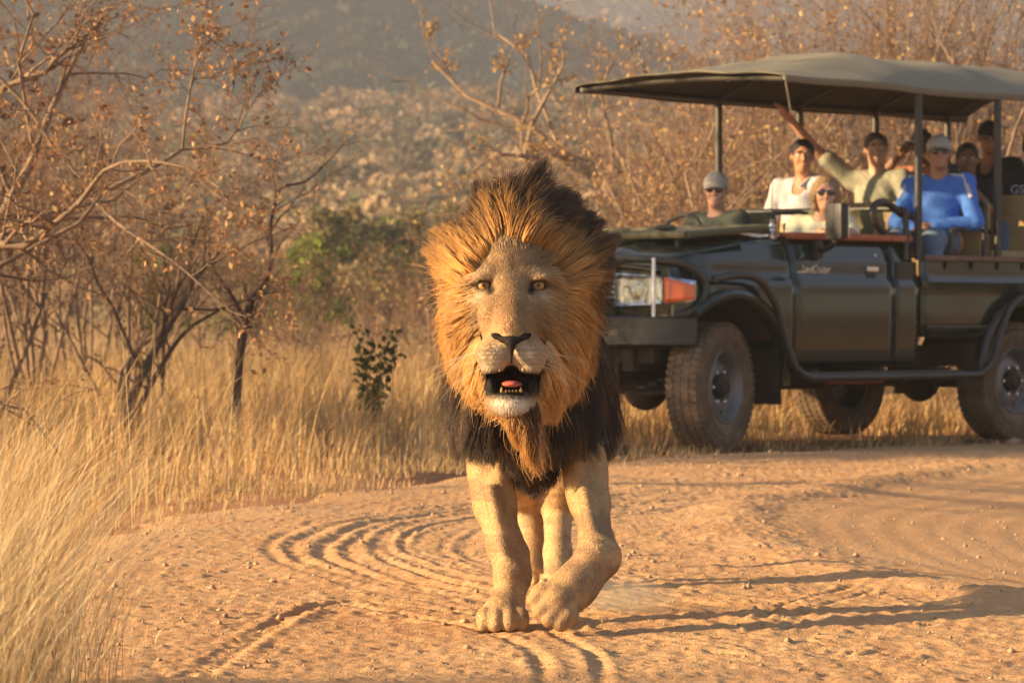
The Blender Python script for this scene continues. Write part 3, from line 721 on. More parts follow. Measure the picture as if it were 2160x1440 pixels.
# seats and bars
def seat(x, y, z, w, backh, mtl, lean=.10):
    s_ = empty('seat', parent=truck)
    MB().box((x + .22, y, z - .06), (.46, w, .13), bev=.04).build('seat_cushion', mtl, s_)
    MB().box((x - .04, y, z + backh / 2 - .02), (.11, w, backh), rot=Quaternion((0, 1, 0), -lean), bev=.04).build('seat_back', mtl, s_)
    MB().box((x + .18, y, z - .20), (.36, w * .8, .18)).build('seat_base', M['dark'], s_)
seat(-1.66, -.42, 1.02, .50, .56, M['olive']); seat(-1.66, .42, 1.02, .50, .56, M['olive'])
for y in (-.53, 0.0, .53):
    seat(-2.85 if y > .3 else -2.56, y, 1.24, .49, .42, M['tan']); seat(-3.42, y, 1.30, .49, .42, M['tan']); seat(-4.28, y, 1.36, .49, .42, M['tan'])
for x, z in ((-1.88, 1.56), (-2.78, 1.62), (-3.64, 1.68)):
    MB().tube(smooth_path([(x, -.84, 1.22), (x, -.84, z - .08), (x, -.76, z), (x, 0, z), (x, .76, z), (x, .84, z - .08), (x, .84, 1.22)], 5), .022, 10).build('grab_bar', M['dark'], truck)
MB().tube(smooth_path([(-1.90, .80, 1.52), (-1.72, .80, 1.60), (-1.60, .80, 1.58), (-1.58, .80, 1.50), (-1.70, .80, 1.40), (-1.93, .80, 1.36)], 5), .025, 10).build('grab_loop', M['dark'], truck)
MB().tube(smooth_path([(-2.42, .82, 1.25), (-2.42, .82, 1.40), (-2.48, .82, 1.44), (-2.80, .82, 1.44), (-2.88, .82, 1.42)], 5), .016, 8).build('armrest', M['dark'], truck)
# ---------------------------------------------------------------- the lion
LZ = float(np.mean(road_z(np.array([-.08, -.03, .02]), np.array([9.30, 9.33, 9.36])))) - 0.004
H = np.array([-.002, 9.02, .903])
def hp(x, y, z): return H + np.array([x, y, z])
S = SDF((-.34, 8.70, -.02), (.46, 11.62, 1.16), .0055)
# trunk
S.ell((.055, 9.80, .66), (.152, .34, .25), .05); S.ell((.065, 10.25, .65), (.16, .48, .20), .05); S.ell((.085, 10.75, .68), (.15, .30, .21), .05)
S.ell((.05, 9.78, .84), (.10, .26, .12), .06); S.ell((.055, 9.52, .64), (.142, .18, .20), .05)
S.cap(hp(0, .16, -.02), (.05, 9.66, .78), .14, .158, .05)
S.ell(hp(.012, .20, -.01), (.155, .12, .175), .05)
# skull and muzzle
S.ell(hp(0, .13, .02), (.105, .15, .10), .03); S.ell(hp(0, .045, .052), (.080, .07, .075), .03)
for s in (-1, 1):
    S.ell(hp(.056 * s, .012, .030), (.040, .042, .024), .02); S.ell(hp(.076 * s, .055, -.045), (.046, .085, .070), .045)
    S.ell(hp(.074 * s, .07, -.13), (.046, .09, .09), .045)
    S.ell(hp(.105 * s, .18, .10), (.030, .02, .034), .012)
    S.ell(hp(.050 * s, -.035, -.075), (.042, .085, .06), .03)
S.cap(hp(0, .0, -.002), hp(0, -.168, -.108), .046, .036, .03)
S.cap(hp(0, -.02, -.09), hp(0, -.13, -.150), .064, .050, .03)
for s in (-1, 1):
    S.ell(hp(.037 * s, -.148, -.172), (.042, .050, .037), .018); S.ell(hp(.052 * s, -.10, -.174), (.036, .088, .038), .025)
    S.cap(hp(.062 * s, .06, -.16), hp(.03 * s, -.11, -.285), .046, .034, .02)
S.ell(hp(0, -.128, -.292), (.048, .048, .036), .02)
for s in (-1, 1): S.ell(hp(.046 * s, -.105, -.252), (.020, .055, .030), .012)
S.cap(hp(0, .08, -.22), (.04, 9.42, .64), .10, .14, .05)
S.ell(hp(0, -.150, -.228), (.034, .080, .030), .012, 's'); S.ell(hp(0, -.155, -.243), (.046, .050, .017), .010, 's')           
for s in (-1, 1): S.ell(hp(.047 * s, -.135, -.206), (.027, .052, .022), .012)
for s in (-1, 1): S.ell(hp(.040 * s, -.150, -.226), (.022, .050, .010), .008, 's')
for s in (-1, 1):
    S.ell(hp(.070 * s, -.040, .002), (.023, .024, .015), .014, 's')
    S.ell(hp(.048 * s, -.062, -.012), (.014, .02, .012), .018, 's')
    S.ell(hp(.072 * s, -.015, .0192), (.030, .022, .0105), .006, rot=Quaternion((0, 1, 0), R(-9 * s)))
    S.ell(hp(.069 * s, -.0115, -.0178), (.027, .020, .0085), .006, rot=Quaternion((0, 1, 0), R(-7 * s)))
# forelegs
S.chain([(-.075, 9.76, .72), (-.064, 9.66, .48), (-.046, 9.55, .32), (-.020, 9.48, .22), (.002, 9.45, .14), (-.012, 9.41, .07)], [.085, .064, .053, .045, .043, .045], .03)
S.cap((.012, 9.49, .19), (.012, 9.47, .13), .036, .034, .02)
S.ell((-.022, 9.375, .048), (.056, .075, .045), .02)
for k, x in enumerate((-.073, -.043, -.008, .024)):
    S.ell((x, 9.305 + (.014 if k in (0, 3) else 0), .034), (.0215, .044, .031), .015); S.ell((x, 9.275 + (.014 if k in (0, 3) else 0), .022), (.017, .022, .02), .012)
S.chain([(.18, 9.74, .72), (.186, 9.60, .48), (.208, 9.46, .33), (.222, 9.32, .235), (.228, 9.27, .205)], [.085, .064, .049, .042, .050], .03)
S.ell((.245, 9.29, .195), (.03, .035, .035), .02)
S.chain([(.222, 9.26, .195), (.165, 9.22, .128), (.122, 9.19, .092)], [.056, .053, .058], .03)
dd = np.array([-.62, -.30, -.60]); dd /= np.linalg.norm(dd); ee = np.array([.66, -.30, -.68]); ee -= dd * (ee @ dd); ee /= np.linalg.norm(ee)
for k, t in enumerate((-.052, -.018, .017, .05)):
    c0 = np.array([.112, 9.165, .083]) + ee * t * .9; c1 = c0 + dd * (.040 if k in (1, 2) else .028)
    c1[2] = max(c1[2], .026); S.cap(c0, c1, .028, .0215, .011)
S.ell((-.082, 9.60, .41), (.032, .05, .09), .03); S.ell((-.03, 9.57, .39), (.028, .05, .10), .03); S.cap((-.055, 9.49, .36), (-.012, 9.41, .16), .020, .014, .02); S.ell((-.005, 9.405, .150), (.036, .022, .030), .02)
S.ell((.218, 9.52, .42), (.030, .05, .09), .03); S.ell((.172, 9.50, .41), (.028, .05, .09), .03); S.cap((.19, 9.40, .36), (.215, 9.245, .235), .018, .014, .02); S.ell((.212, 9.222, .205), (.034, .022, .028), .02)
# hind legs, tail
S.chain([(.02, 10.78, .68), (-.02, 10.55, .50), (.03, 10.86, .30), (.055, 10.93, .25), (.058, 10.84, .12), (.055, 10.80, .06)], [.13, .095, .06, .046, .038, .04], .03)
S.ell((.052, 10.72, .04), (.05, .085, .04), .02)
S.chain([(.145, 10.76, .68), (.185, 10.48, .49), (.155, 10.78, .30), (.14, 10.84, .25), (.137, 10.68, .12), (.135, 10.62, .06)], [.13, .095, .06, .046, .038, .04], .03)
S.ell((.135, 10.54, .04), (.05, .085, .04), .02)
for fx, fy in ((.052, 10.66), (.135, 10.48)):
    for k in range(4): S.ell((fx - .042 + k * .028, fy, .03), (.017, .035, .027), .008)
S.chain([(.10, 11.0, .80), (.11, 11.22, .66), (.13, 11.36, .42), (.12, 11.46, .26)], [.05, .028, .022, .02], .03); S.ell((.12, 11.48, .20), (.035, .035, .07), .02)
S.plane((0, 0, 0.001), (0, 0, -1))
LP, LQ = S.mesh(1); LN = normals(LP, LQ); del S
lx, ly, lz = (LP - H).T
# coat colours by region of the body, plus hair shadow painted on the forehead
def lerp(a, b, t): return a + (np.array(b) - a) * np.clip(t, 0, 1)[:, None]
def blob(c, r):
    d = (LP - H - np.array(c)) / np.array(r); return np.exp(-(d ** 2).sum(1))
col = np.tile(np.array([.43, .275, .135]), (len(LP), 1))
nz1 = fbm(LP[:, 0] * 14 + LP[:, 1] * 9, LP[:, 2] * 14, 4, 3); nz2 = fbm(LP[:, 0] * 60, LP[:, 2] * 60 + LP[:, 1] * 30, 3, 9)
col *= (0.85 + 0.30 * nz1)[:, None] * (0.86 + 0.28 * nz2)[:, None]
head = (ly < .12) & (lz > -.36)
col = np.where(head[:, None], lerp(col, (.40, .265, .145), blob((0, .0, .07), (.06, .1, .06)) * .6), col)
for s in (-1, 1):
    col = lerp(col, (.62, .50, .33), blob((.068 * s, -.03, -.034), (.03, .04, .014)) * .9)
    col = lerp(col, (.60, .47, .30), blob((.070 * s, -.02, .034), (.035, .04, .012)) * .6)
    col = lerp(col, (.10, .055, .03), blob((.052 * s, -.05, -.045), (.009, .03, .028)) * .75)
    col = lerp(col, (.030, .018, .012), np.clip(2.6 * blob((.070 * s, -.02, .002), (.027, .05, .0145)) - .45, 0, 1))
    col = lerp(col, (.025, .015, .010), np.clip(2 * blob((.050 * s, -.035, -.012), (.008, .05, .007)), 0, 1))
    col = lerp(col, (.20, .11, .055), blob((.045 * s, -.02, .045), (.014, .08, .03)) * .55)
    col = lerp(col, (.66, .56, .42), blob((.045 * s, -.17, -.188), (.042, .05, .032)))
    col = lerp(col, (.16, .09, .05), blob((.075 * s, -.06, -.08), (.02, .05, .02)) * .35)
    for j in range(4):
        col = lerp(col, (.12, .065, .03), blob((.045 * s, -.185, -.160 - j * .011), (.035, .04, .0022)) * .55)
col = lerp(col, (.30, .155, .065), blob((0, -.12, -.07), (.038, .08, .055)) * .85)
for s in (-1, 1):
    col = lerp(col, (.26, .13, .06), blob((.055 * s, -.05, -.085), (.020, .08, .035)) * .6); col = lerp(col, (.20, .12, .07), blob((.085 * s, .0, .06), (.02, .08, .03)) * .6)
col = lerp(col, (.17, .105, .06), blob((.0, .0, .06), (.016, .2, .07)) * .95 * (.4 + nz2))  # forehead stripe: shadow of the hair painted into the coat
col = np.where(head[:, None], col * (.72 + .5 * fbm(LP[:, 0] * 45 + 7, LP[:, 2] * 38, 3, 77))[:, None], col)
col = lerp(col, (.72, .64, .52), np.clip(1.6 * blob((0, -.165, -.298), (.045, .05, .020)), 0, 1))
legz = LP[:, 2] < .42
col = np.where(legz[:, None], lerp(col, (.44, .29, .15), np.full(len(LP), .5)), col)
col = np.where(legz[:, None], lerp(col, (.22, .135, .08), sstep(.44, .60, nz1) * .6), col)
col = np.where((LP[:, 2] < .25)[:, None], lerp(col, (.25, .16, .10), sstep(.48, .64, fbm(LP[:, 0] * 35, LP[:, 2] * 22 + LP[:, 1] * 15, 3, 15)) * .6), col)
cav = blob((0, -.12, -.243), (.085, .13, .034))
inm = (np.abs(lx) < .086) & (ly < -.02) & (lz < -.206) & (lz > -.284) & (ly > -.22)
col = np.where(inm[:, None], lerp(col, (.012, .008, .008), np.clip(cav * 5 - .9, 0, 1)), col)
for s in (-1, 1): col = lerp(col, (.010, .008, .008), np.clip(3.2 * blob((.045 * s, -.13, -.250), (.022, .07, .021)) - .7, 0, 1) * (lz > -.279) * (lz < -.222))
inner_ = inm & (ly > -.12) & (np.abs(lx) < .03)
col = np.where(inner_[:, None], np.array([.05, .012, .010]), col)
# mane zones: everything behind the face, on neck, chest and shoulders
ruffz = ((ly > .075) & (ly <= .30) & (lz > -.30)) | ((ly > -.02) & (lz < -.19) & (ly < .30) & (LP[:, 2] > .5) & ~inm & (np.abs(lx) > .05))
darkz = (LP[:, 1] > 9.28) & (LP[:, 1] < 10.2) & (LP[:, 2] > .505 - .11 * np.clip(1.3 - np.abs(LP[:, 0] - .06) / .08, 0, 1)) & (ly > .20)
darkz |= (LP[:, 1] < 9.6) & (LP[:, 1] > 9.15) & (LP[:, 2] < .66) & (LP[:, 2] > .49)
col[ruffz] = (.17, .09, .035); col[darkz] = (.022, .013, .008)
LO = np.array([0.03, 9.6, 0.0])
lion = empty('lion', tuple(LO + [0, 0, LZ])); tag(lion, 'male lion with gold and black mane walking with open mouth on the dirt road', 'lion')
coat = mat('lion_coat', (0.4, 0.3, 0.15), rough=0.85, attr='col', var=0.12, scale=45, bump=0.25, bscale=160, spec=0.2)
body = mesh_obj('body', LP - LO, LQ, coat, lion, col=np.clip(col, 0, 1))

# nose, eyes, tongue, teeth
S = SDF(hp(-.07, -.26, -.20), hp(.07, -.13, -.09), .003)
S.ell(hp(-.002, -.196, -.136), (.030, .014, .010), .008)
for s in (-1, 1): S.ell(hp(.033 * s, -.183, -.128), (.019, .014, .0085), .008, rot=Quaternion((0, 1, 0), R(-20 * s)))
S.cap(hp(0, -.199, -.143), hp(0, -.204, -.166), .015, .006, .008); S.cap(hp(0, -.206, -.166), hp(0, -.205, -.192), .005, .004, .004)
for s in (-1, 1): S.cap(hp(.017 * s, -.212, -.140), hp(.036 * s, -.200, -.134), .0065, .004, .004, 's')
P, Q = S.mesh(1)
mesh_obj('nose', P - LO, Q, mat('lion_nose', (.014, .009, .008), rough=0.7, spec=.15, bump=.3, bscale=300), lion)
eyem = mat('eye_dark', (.012, .008, .006), rough=0.3, coat=.2); irism = mat('eye_amber', (.36, .165, .026), rough=0.4, coat=.15, var=.3, scale=200); pupm = mat('eye_pupil', (.004, .004, .004), rough=.25)
for s in (-1, 1):
    c = hp(.0695 * s, -.007, .0005) - LO
    eb = MB().ball(c, .0193, 20, 14).build('eye', eyem, lion)
    look = Vector((-.02 * s, -1, .05)).normalized(); qr = Vector((0, -1, 0)).rotation_difference(look)
    ip = []
    for rr in (0.0, .004, .008, .0136): ip.append([tuple(Vector(c) + look * (math.sqrt(.0197 ** 2 - rr ** 2)) + (qr @ Vector((rr * math.cos(a), 0, rr * math.sin(a))))) for a in np.linspace(0, 2 * math.pi, 21)])
    MB().grid(np.array(ip)).build('iris', irism, eb)
    MB().grid(np.array([[tuple(Vector(c) + look * .0200 + (qr @ Vector((rr * math.cos(a), 0, rr * math.sin(a))))) for a in np.linspace(0, 2 * math.pi, 17)] for rr in (0, .005)])).build('pupil', pupm, eb)
pink = mat('tongue', (.42, .10, .075), rough=0.35, bump=.2, bscale=200)
MB().ball(hp(.002, -.135, -.246) - LO, (.026, .062, .009), 20, 10).build('tongue', pink, lion)
tm = mat('teeth', (.42, .26, .11), rough=0.3)
def tooth(p, l, r, up):
    d = 1 if up else -1; q = [np.array(p) - LO + np.array([0, -.004 * k, d * l * k / 4]) for k in range(5)]
    MB().tube(q, [r, r * .95, r * .75, r * .45, r * .08], 8).build('tooth', tm, lion)
for s in (-1, 1):
    tooth(hp(.029 * s, -.172, -.202), 0.012, .0055, False); tooth(hp(.024 * s, -.166, -.264), .012, .0038, True)
for x in (-.013, -.005, .004, .012): tooth(hp(x, -.168, -.264), .0045, .0026, True)

# ------------------------------------------------ fur
furm = mat('fur', (.4, .3, .15), rough=0.6, attr='col', var=0.06, scale=30, transl=0.28, spec=0.3)
front = np.where(LP[:, 1] < 9.9, 1.0, .18) * np.where((LP[:, 1] < 9.2), 2.0, 1.0)
okf = ~(ruffz | darkz)
eyeclear = np.ones(len(LP))
for s in (-1, 1): eyeclear *= 1 - np.clip(2.5 * blob((.070 * s, -.02, .001), (.021, .04, .012)), 0, 1)
eyeclear *= 1 - np.clip(3 * blob((0, -.205, -.145), (.034, .03, .022)), 0, 1); eyeclear[inm & (col.sum(1) < .12)] = 0
NF = 150000
q, w = sample_surface(LP, LQ, NF, front * okf * eyeclear + 1e-9)
rt = (LP[q] * w[:, :, None]).sum(1); nn = (LN[q] * w[:, :, None]).sum(1); cc = (col[q] * w[:, :, None]).sum(1)
rel = rt - H; ishead = (rel[:, 1] < .13) & (rel[:, 2] > -.34)
flow = np.where(ishead[:, None], (rel - np.array([0, -.22, -.13])) * np.array([1.3, .8, 1.0]), np.array([0, .25, -1.0]))
flow = np.where((rt[:, 2] > .5)[:, None] & ~ishead[:, None], np.array([0, 1.0, -.35]), flow)
flow += rng.normal(0, .12, flow.shape) * np.linalg.norm(flow, axis=1, keepdims=True)
flow -= nn * (flow * nn).sum(1, keepdims=True); flow /= np.linalg.norm(flow, axis=1, keepdims=True) + 1e-9
ln = np.where(ishead, .007, .0055) * rng.uniform(.6, 1.3, NF); chin_ = ishead & (rel[:, 2] < -.29); ln[chin_] *= 1.7
ln = np.where(rt[:, 2] < .02, .004, ln)
t = np.linspace(0, 1, 4)[None, :, None]
pts = rt[:, None] + (nn[:, None] * (np.where(ishead, .34, .14)[:, None, None] * t - .10 * t * t) + flow[:, None] * (.95 * t)) * ln[:, None, None]
curves_obj('short_fur', pts - LO, np.array([.0006, .00055, .0004, .0002]), np.clip(cc * rng.uniform(.84, 1.16, (NF, 1)), 0, 1), furm, body)

# ruff: strands from the rim of the face out to the outline of the mane
FC = np.array([1082.0, 650.0])
inner_px = [(1080, 513), (1042, 524), (1012, 553), (994, 580), (988, 605), (1000, 650), (1010, 700), (1014, 740), (1020, 790), (1030, 845), (1060, 868), (1095, 868), (1130, 845), (1148, 790), (1150, 740), (1162, 700), (1178, 650), (1188, 605), (1178, 560), (1148, 524), (1110, 512)]
outer_px = [(1088, 332), (1050, 338), (1012, 362), (985, 405), (972, 440), (922, 455), (896, 495), (890, 545), (904, 600), (926, 645), (914, 690), (926, 740), (944, 790), (975, 835), (1005, 862), (1045, 885), (1085, 915), (1140, 925), (1175, 890), (1205, 858), (1238, 820), (1260, 760), (1274, 700), (1276, 645), (1302, 600), (1328, 550), (1312, 500), (1272, 455), (1226, 425), (1198, 388), (1155, 350), (1120, 334)]
def polar(pts):
    p = np.array(pts, float) - FC; a = np.arctan2(-p[:, 1], p[:, 0]); r = np.hypot(p[:, 0], p[:, 1]); i = np.argsort(a); a, r = a[i], r[i]
    return np.concatenate([a - 2 * np.pi, a, a + 2 * np.pi]), np.tile(r, 3)
ia, ir = polar(inner_px); oa, orr = polar(outer_px)
def rin(p): return np.interp(p, ia, ir)
def rout(p): return np.interp(p, oa, orr)
def bump_(p, c, w_): return np.exp(-((np.angle(np.exp(1j * (p - c)))) / w_) ** 2)
# depth of the face surface along its rim
_G = .004; _dm = np.full((120, 170), .5); _m = (ly < .25)
_ix = np.clip(((lx[_m] + .24) / _G).astype(int), 0, 119); _iz = np.clip(((lz[_m] + .42) / _G).astype(int), 0, 169); np.minimum.at(_dm, (_ix, _iz), ly[_m])
_ang = np.linspace(-np.pi, np.pi, 181); _rr = rin(_ang) * .93
_xx = (FC[0] + _rr * np.cos(_ang) - 1080) / F * H[1] - H[0]; _zz = CAMZ - (FC[1] - _rr * np.sin(_ang) - VH) / F * H[1] - H[2]
_ys = _dm[np.clip(((_xx + .24) / _G).astype(int), 0, 119), np.clip(((_zz + .42) / _G).astype(int), 0, 169)]; _ys = np.minimum(_ys, .12)
_ys = np.convolve(np.concatenate([_ys[-9:], _ys, _ys[:9]]), np.ones(9) / 9, 'same')[9:-9]
def rufflayout(p, l, r):
    """root, tip, bulge of a strand from its angle round the face and its layer"""
    pw = np.angle(np.exp(1j * p)); dn = np.angle(np.exp(1j * (p + np.pi / 2)))       # dn: angle from straight down
    low_ = sstep(.15, .7, np.abs(dn)) * (1 - sstep(1.65, 2.15, np.abs(dn))); drift = -dn * .46 * low_ * (.7 + .5 * r[3])
    dup = np.angle(np.exp(1j * (p - R(98)))); drift += np.where(dup < 0, -.52, .22) * np.exp(-((np.abs(dup) - .35) / .38) ** 2) * (.4 + .6 * r[3])
    p2 = p + drift * (.35 + .65 * l)
    r0 = rin(p) * (.93 + .03 * r[0]) + l * (rout(p) - rin(p)) * .40
    topv = bump_(p, R(85), .7)
    r1 = rin(p2) + (rout(p2) - rin(p2)) * (.42 + .58 * l ** .8 + .16 * low_ * (1 - l)) * (.84 + .20 * r[1] - .22 * topv * (r[2] ** 2) + .05 * topv)
    y0 = H[1] + np.interp(pw, _ang, _ys) + .004 + .15 * l
    y1 = y0 + .035 + .05 * l + .03 * r[2] + .03 * topv
    def P3(rr, pp, y): u = FC[0] + rr * np.cos(pp); v = FC[1] - rr * np.sin(pp); return np.stack([(u - 1080) / F * y, y, CAMZ - (v - VH) / F * y], -1)
    A_ = P3(r0, p, y0); B_ = P3(r1, p2, y1)
    bul = np.stack([.010 * np.cos(p), -(.010 + .018 * r[3]) * (1 - .2 * l) - .012 * topv, .014 * topv + .004 * np.sin(p)], -1)
    return A_, B_, bul
NR = 62000; NG = 420
gp = rng.uniform(-np.pi, np.pi, NG); gl_ = rng.uniform(0, 1, NG) ** .8
_gr = rng.uniform(0, 1, (4, NG)); _gr[1] = rng.uniform(-.75, 1.45, NG); GA, GB, GU = rufflayout(gp, gl_, _gr)
p = rng.uniform(-np.pi, np.pi, NR); l = rng.uniform(0, 1, NR) ** .75
A_, B_, U_ = rufflayout(p, l, rng.uniform(0, 1, (4, NR)))
gi = np.empty(NR, int)
for i0 in range(0, NR, 8000):
    sl = slice(i0, i0 + 8000); dp = np.angle(np.exp(1j * (p[sl, None] - gp[None]))); gi[sl] = np.argmin((dp * 1.6) ** 2 + ((l[sl, None] - gl_[None]) * .8) ** 2, 1)
K = 9; t = np.linspace(0, 1, K)[None, :, None]
def strands(A_, B_, U_): return A_[:, None] * (1 - t) + B_[:, None] * t + U_[:, None] * (4 * t * (1 - t)) * (1.15 - .5 * t)
own = strands(A_, B_, U_); gui = strands(GA, GB, GU)[gi]
cl = (rng.uniform(.25, .85, NR)[:, None, None]) * t ** 1.3
pts = own * (1 - cl) + gui * cl
ph = rng.uniform(0, 6.28, (NG, 3))[gi]; pts += (np.sin(t * 5 + ph[:, None]) * .005 * t) + rng.normal(0, .0012, (NR, 1, 3)) * t * 2
stray = rng.random(NR) < .05; pts[stray] += rng.normal(0, .018, (stray.sum(), 1, 3)) * t ** 1.5
up = bump_(p, R(84), .74); upl = bump_(p, R(150), .45); upr = bump_(p, R(35), .5); low = bump_(p, R(-90), 1.5)
gold = np.array([.54, .275, .075]); pale = np.array([.64, .42, .19]); dark = np.array([.035, .020, .012]); brown = np.array([.20, .105, .042])
gr_ = rng.random(NG)[gi]
base = gold + (pale - gold) * np.clip(low * .8 * (1 - .3 * l), 0, 1)[:, None]
dk = np.clip(up * (l * 1.8 + .02) + upr * (l * 1.0 - .20) + .45 * up * (gr_ > .5), 0, 1)
dk = np.clip(dk + .35 * upl * (l - .3) , 0, 1) * np.where(gr_ < .22, .45, 1.0)
tt = t[:, :, 0]
mixd = np.clip(dk[:, None] * (.40 + 1.1 * tt), 0, 1)
cs = base[:, None] * (1 - mixd[..., None]) + (dark + (brown - dark) * (gr_[:, None, None] * .35)) * mixd[..., None]
tipd = np.clip((np.clip(upl + upr, 0, 1)[:, None]) * (tt - .5) * .9 * l[:, None], 0, 1); cs = cs * (1 - tipd[..., None]) + brown * tipd[..., None]
cs *= rng.uniform(.72, 1.28, (NR, 1, 1)) * (.80 + .4 * gr_)[:, None, None]
rad = np.linspace(.0011, .00022, K)
manem = mat('mane_hair', (.4, .3, .15), rough=0.48, attr='col', var=0.05, scale=20, transl=0.30, spec=0.35)
curves_obj('ruff', pts - LO, rad, np.clip(cs, 0, 1), manem, body)

# cheek fur bridging the face and the ruff
chk = (np.abs(lx) > .062) & (ly < .14) & (ly > -.09) & (lz < .10) & (lz > -.27) & ~inm & (LN[:, 1] < .55)
chk |= (ly < .10) & (ly > -.02) & (lz > .085)
wchk = chk * sstep(.062, .105, np.abs(lx) + np.clip(lz - .04, 0, 1) * 1.2) * eyeclear + 1e-12
_NC = 15000; q, w = sample_surface(LP, LQ, _NC, wchk); rt = (LP[q] * w[:, :, None]).sum(1); nn = (LN[q] * w[:, :, None]).sum(1); cc = (col[q] * w[:, :, None]).sum(1); rel = rt - H
d = np.stack([np.sign(rel[:, 0]) * .8, np.full(_NC, .75), np.where(rel[:, 2] > .05, .9, -.45 + rel[:, 2] * 1.5)], 1); d = np.where((rel[:, 2] > .085)[:, None], np.stack([rel[:, 0] * 4, np.full(_NC, .6), np.full(_NC, 1.0)], 1), d)
d += rng.normal(0, .14, d.shape); d /= np.linalg.norm(d, axis=1, keepdims=True)
edge = sstep(.062, .12, np.abs(rel[:, 0])); L_ = (.014 + .040 * edge) * rng.uniform(.6, 1.25, _NC); t5 = np.linspace(0, 1, 5)[None, :, None]
pts = rt[:, None] + (d[:, None] * t5 + nn[:, None] * (.35 * t5 - .25 * t5 * t5)) * L_[:, None, None]
gcol = np.where((rel[:, 2] > .06)[:, None], np.array([.40, .21, .07]), np.array([.52, .31, .115])); cc = cc * (1 - .75 * edge[:, None]) + gcol * .75 * edge[:, None]
curves_obj('cheek_fur', pts - LO, np.array([.0009, .0009, .0007, .0005, .0002]), np.clip(cc * rng.uniform(.75, 1.25, (_NC, 1)), 0, 1), manem, body)
# dark mane over neck, chest and shoulders
def hair_from(mask, n, dirf, lenf, colf, nclump, name, wave=.006, clump=.6, rad=rad, m=manem):
    q, w = sample_surface(LP, LQ, n, mask.astype(float) + 1e-12)
    rt = (LP[q] * w[:, :, None]).sum(1); nn = (LN[q] * w[:, :, None]).sum(1)
    d = dirf(rt, nn) + rng.normal(0, .16, (n, 3)); d /= np.linalg.norm(d, axis=1, keepdims=True); L_ = lenf(rt) * rng.uniform(.5, 1.25, n)
    g = np.array([0, .0, -1.0])
    pts = rt[:, None] + nn[:, None] * (.010 * t) + d[:, None] * (L_[:, None, None] * t) + g * (L_[:, None, None] * .30 * t * t)
    gidx = rng.choice(n, nclump, replace=False); gi = np.empty(n, int)
    for i0 in range(0, n, 6000):
        dd_ = ((rt[i0:i0 + 6000, None] - rt[None, gidx]) ** 2).sum(2); gi[i0:i0 + 6000] = np.argmin(dd_, 1)
    cl = rng.uniform(.2, clump + .2, n)[:, None, None] * t ** 1.2
    pts = pts * (1 - cl) + (pts[gidx][gi]) * cl
    ph = rng.uniform(0, 6.28, (nclump, 3))[gi]; pts = pts + np.sin(t * 6 + ph[:, None]) * wave * t
    c = colf(rt, rng.random(nclump)[gi], n) * rng.uniform(.7, 1.3, (n, 1))
    c3 = np.repeat(c[:, None], K, 1) * (1 + .5 * t)
    curves_obj(name, pts - LO, rad, np.clip(c3, 0, 1), m, body)
def ddir(rt, nn):
    side = np.stack([(rt[:, 0] - .05) * .35, np.full(len(rt), .06), np.full(len(rt), -1.0)], 1)
    top = (rt[:, 2] > .86)[:, None]
    return np.where(top, nn * .6 + np.array([0, .9, -.1]), nn * .05 + side)
def dlen(rt): return np.where(rt[:, 2] > .86, .13, np.clip(.055 + (rt[:, 2] - .50) * .5, .05, .17))
def dcol(rt, g_, n): return np.where((g_ > .80)[:, None], np.array([.10, .052, .022]), np.array([.028, .016, .010]))
hair_from(darkz, 52000, ddir, dlen, dcol, 700, 'dark_mane')
# beard under the chin
bm_ = (np.abs(lx - .025) < .042) & (lz < -.29) & (lz > -.40) & (ly < .12) & (ly > -.15) & (LN[:, 2] < .1)
def bdir(rt, nn):
    tip = at(1130, 965, 9.0); d = tip - rt; d[:, 1] *= .4; return d / np.linalg.norm(d, axis=1, keepdims=True)
def bcol(rt, g_, n): return np.where((g_ > .7)[:, None], np.array([.11, .055, .022]), np.array([.36, .19, .062]))
hair_from(bm_, 2800, bdir, lambda rt: .075 + .05 * np.clip(1 - np.abs(rt[:, 0] - .03) / .03, 0, 1), bcol, 45, 'beard', wave=.014, clump=.6)
# whiskers and brow hairs
wp = []
for s in (-1, 1):
    for j in range(9):
        a = hp(s * rng.uniform(.045, .075), -.185 + rng.uniform(0, .03), -.165 - .012 * (j % 4)); L_ = rng.uniform(.09, .17)
        d = np.array([s * rng.uniform(.7, 1), rng.uniform(-.1, .5), rng.uniform(-.35, .15)]); d /= np.linalg.norm(d)
        wp.append(a + d * L_ * t[0] + np.array([0, 0, -.045]) * t[0] ** 2)
    for j in range(0):
        a = hp(s * rng.uniform(.05, .075), -.015, .045); d = np.array([s * rng.uniform(.1, .5), -.5, 1.0]); d /= np.linalg.norm(d)
        wp.append(a + d * rng.uniform(.03, .05) * t[0] + np.array([s * .02, 0, -.008]) * t[0] ** 2)
curves_obj('whiskers', np.array(wp) - LO, np.linspace(.00042, .00015, K), np.tile([.7, .6, .45], (len(wp), 1)), furm, body)
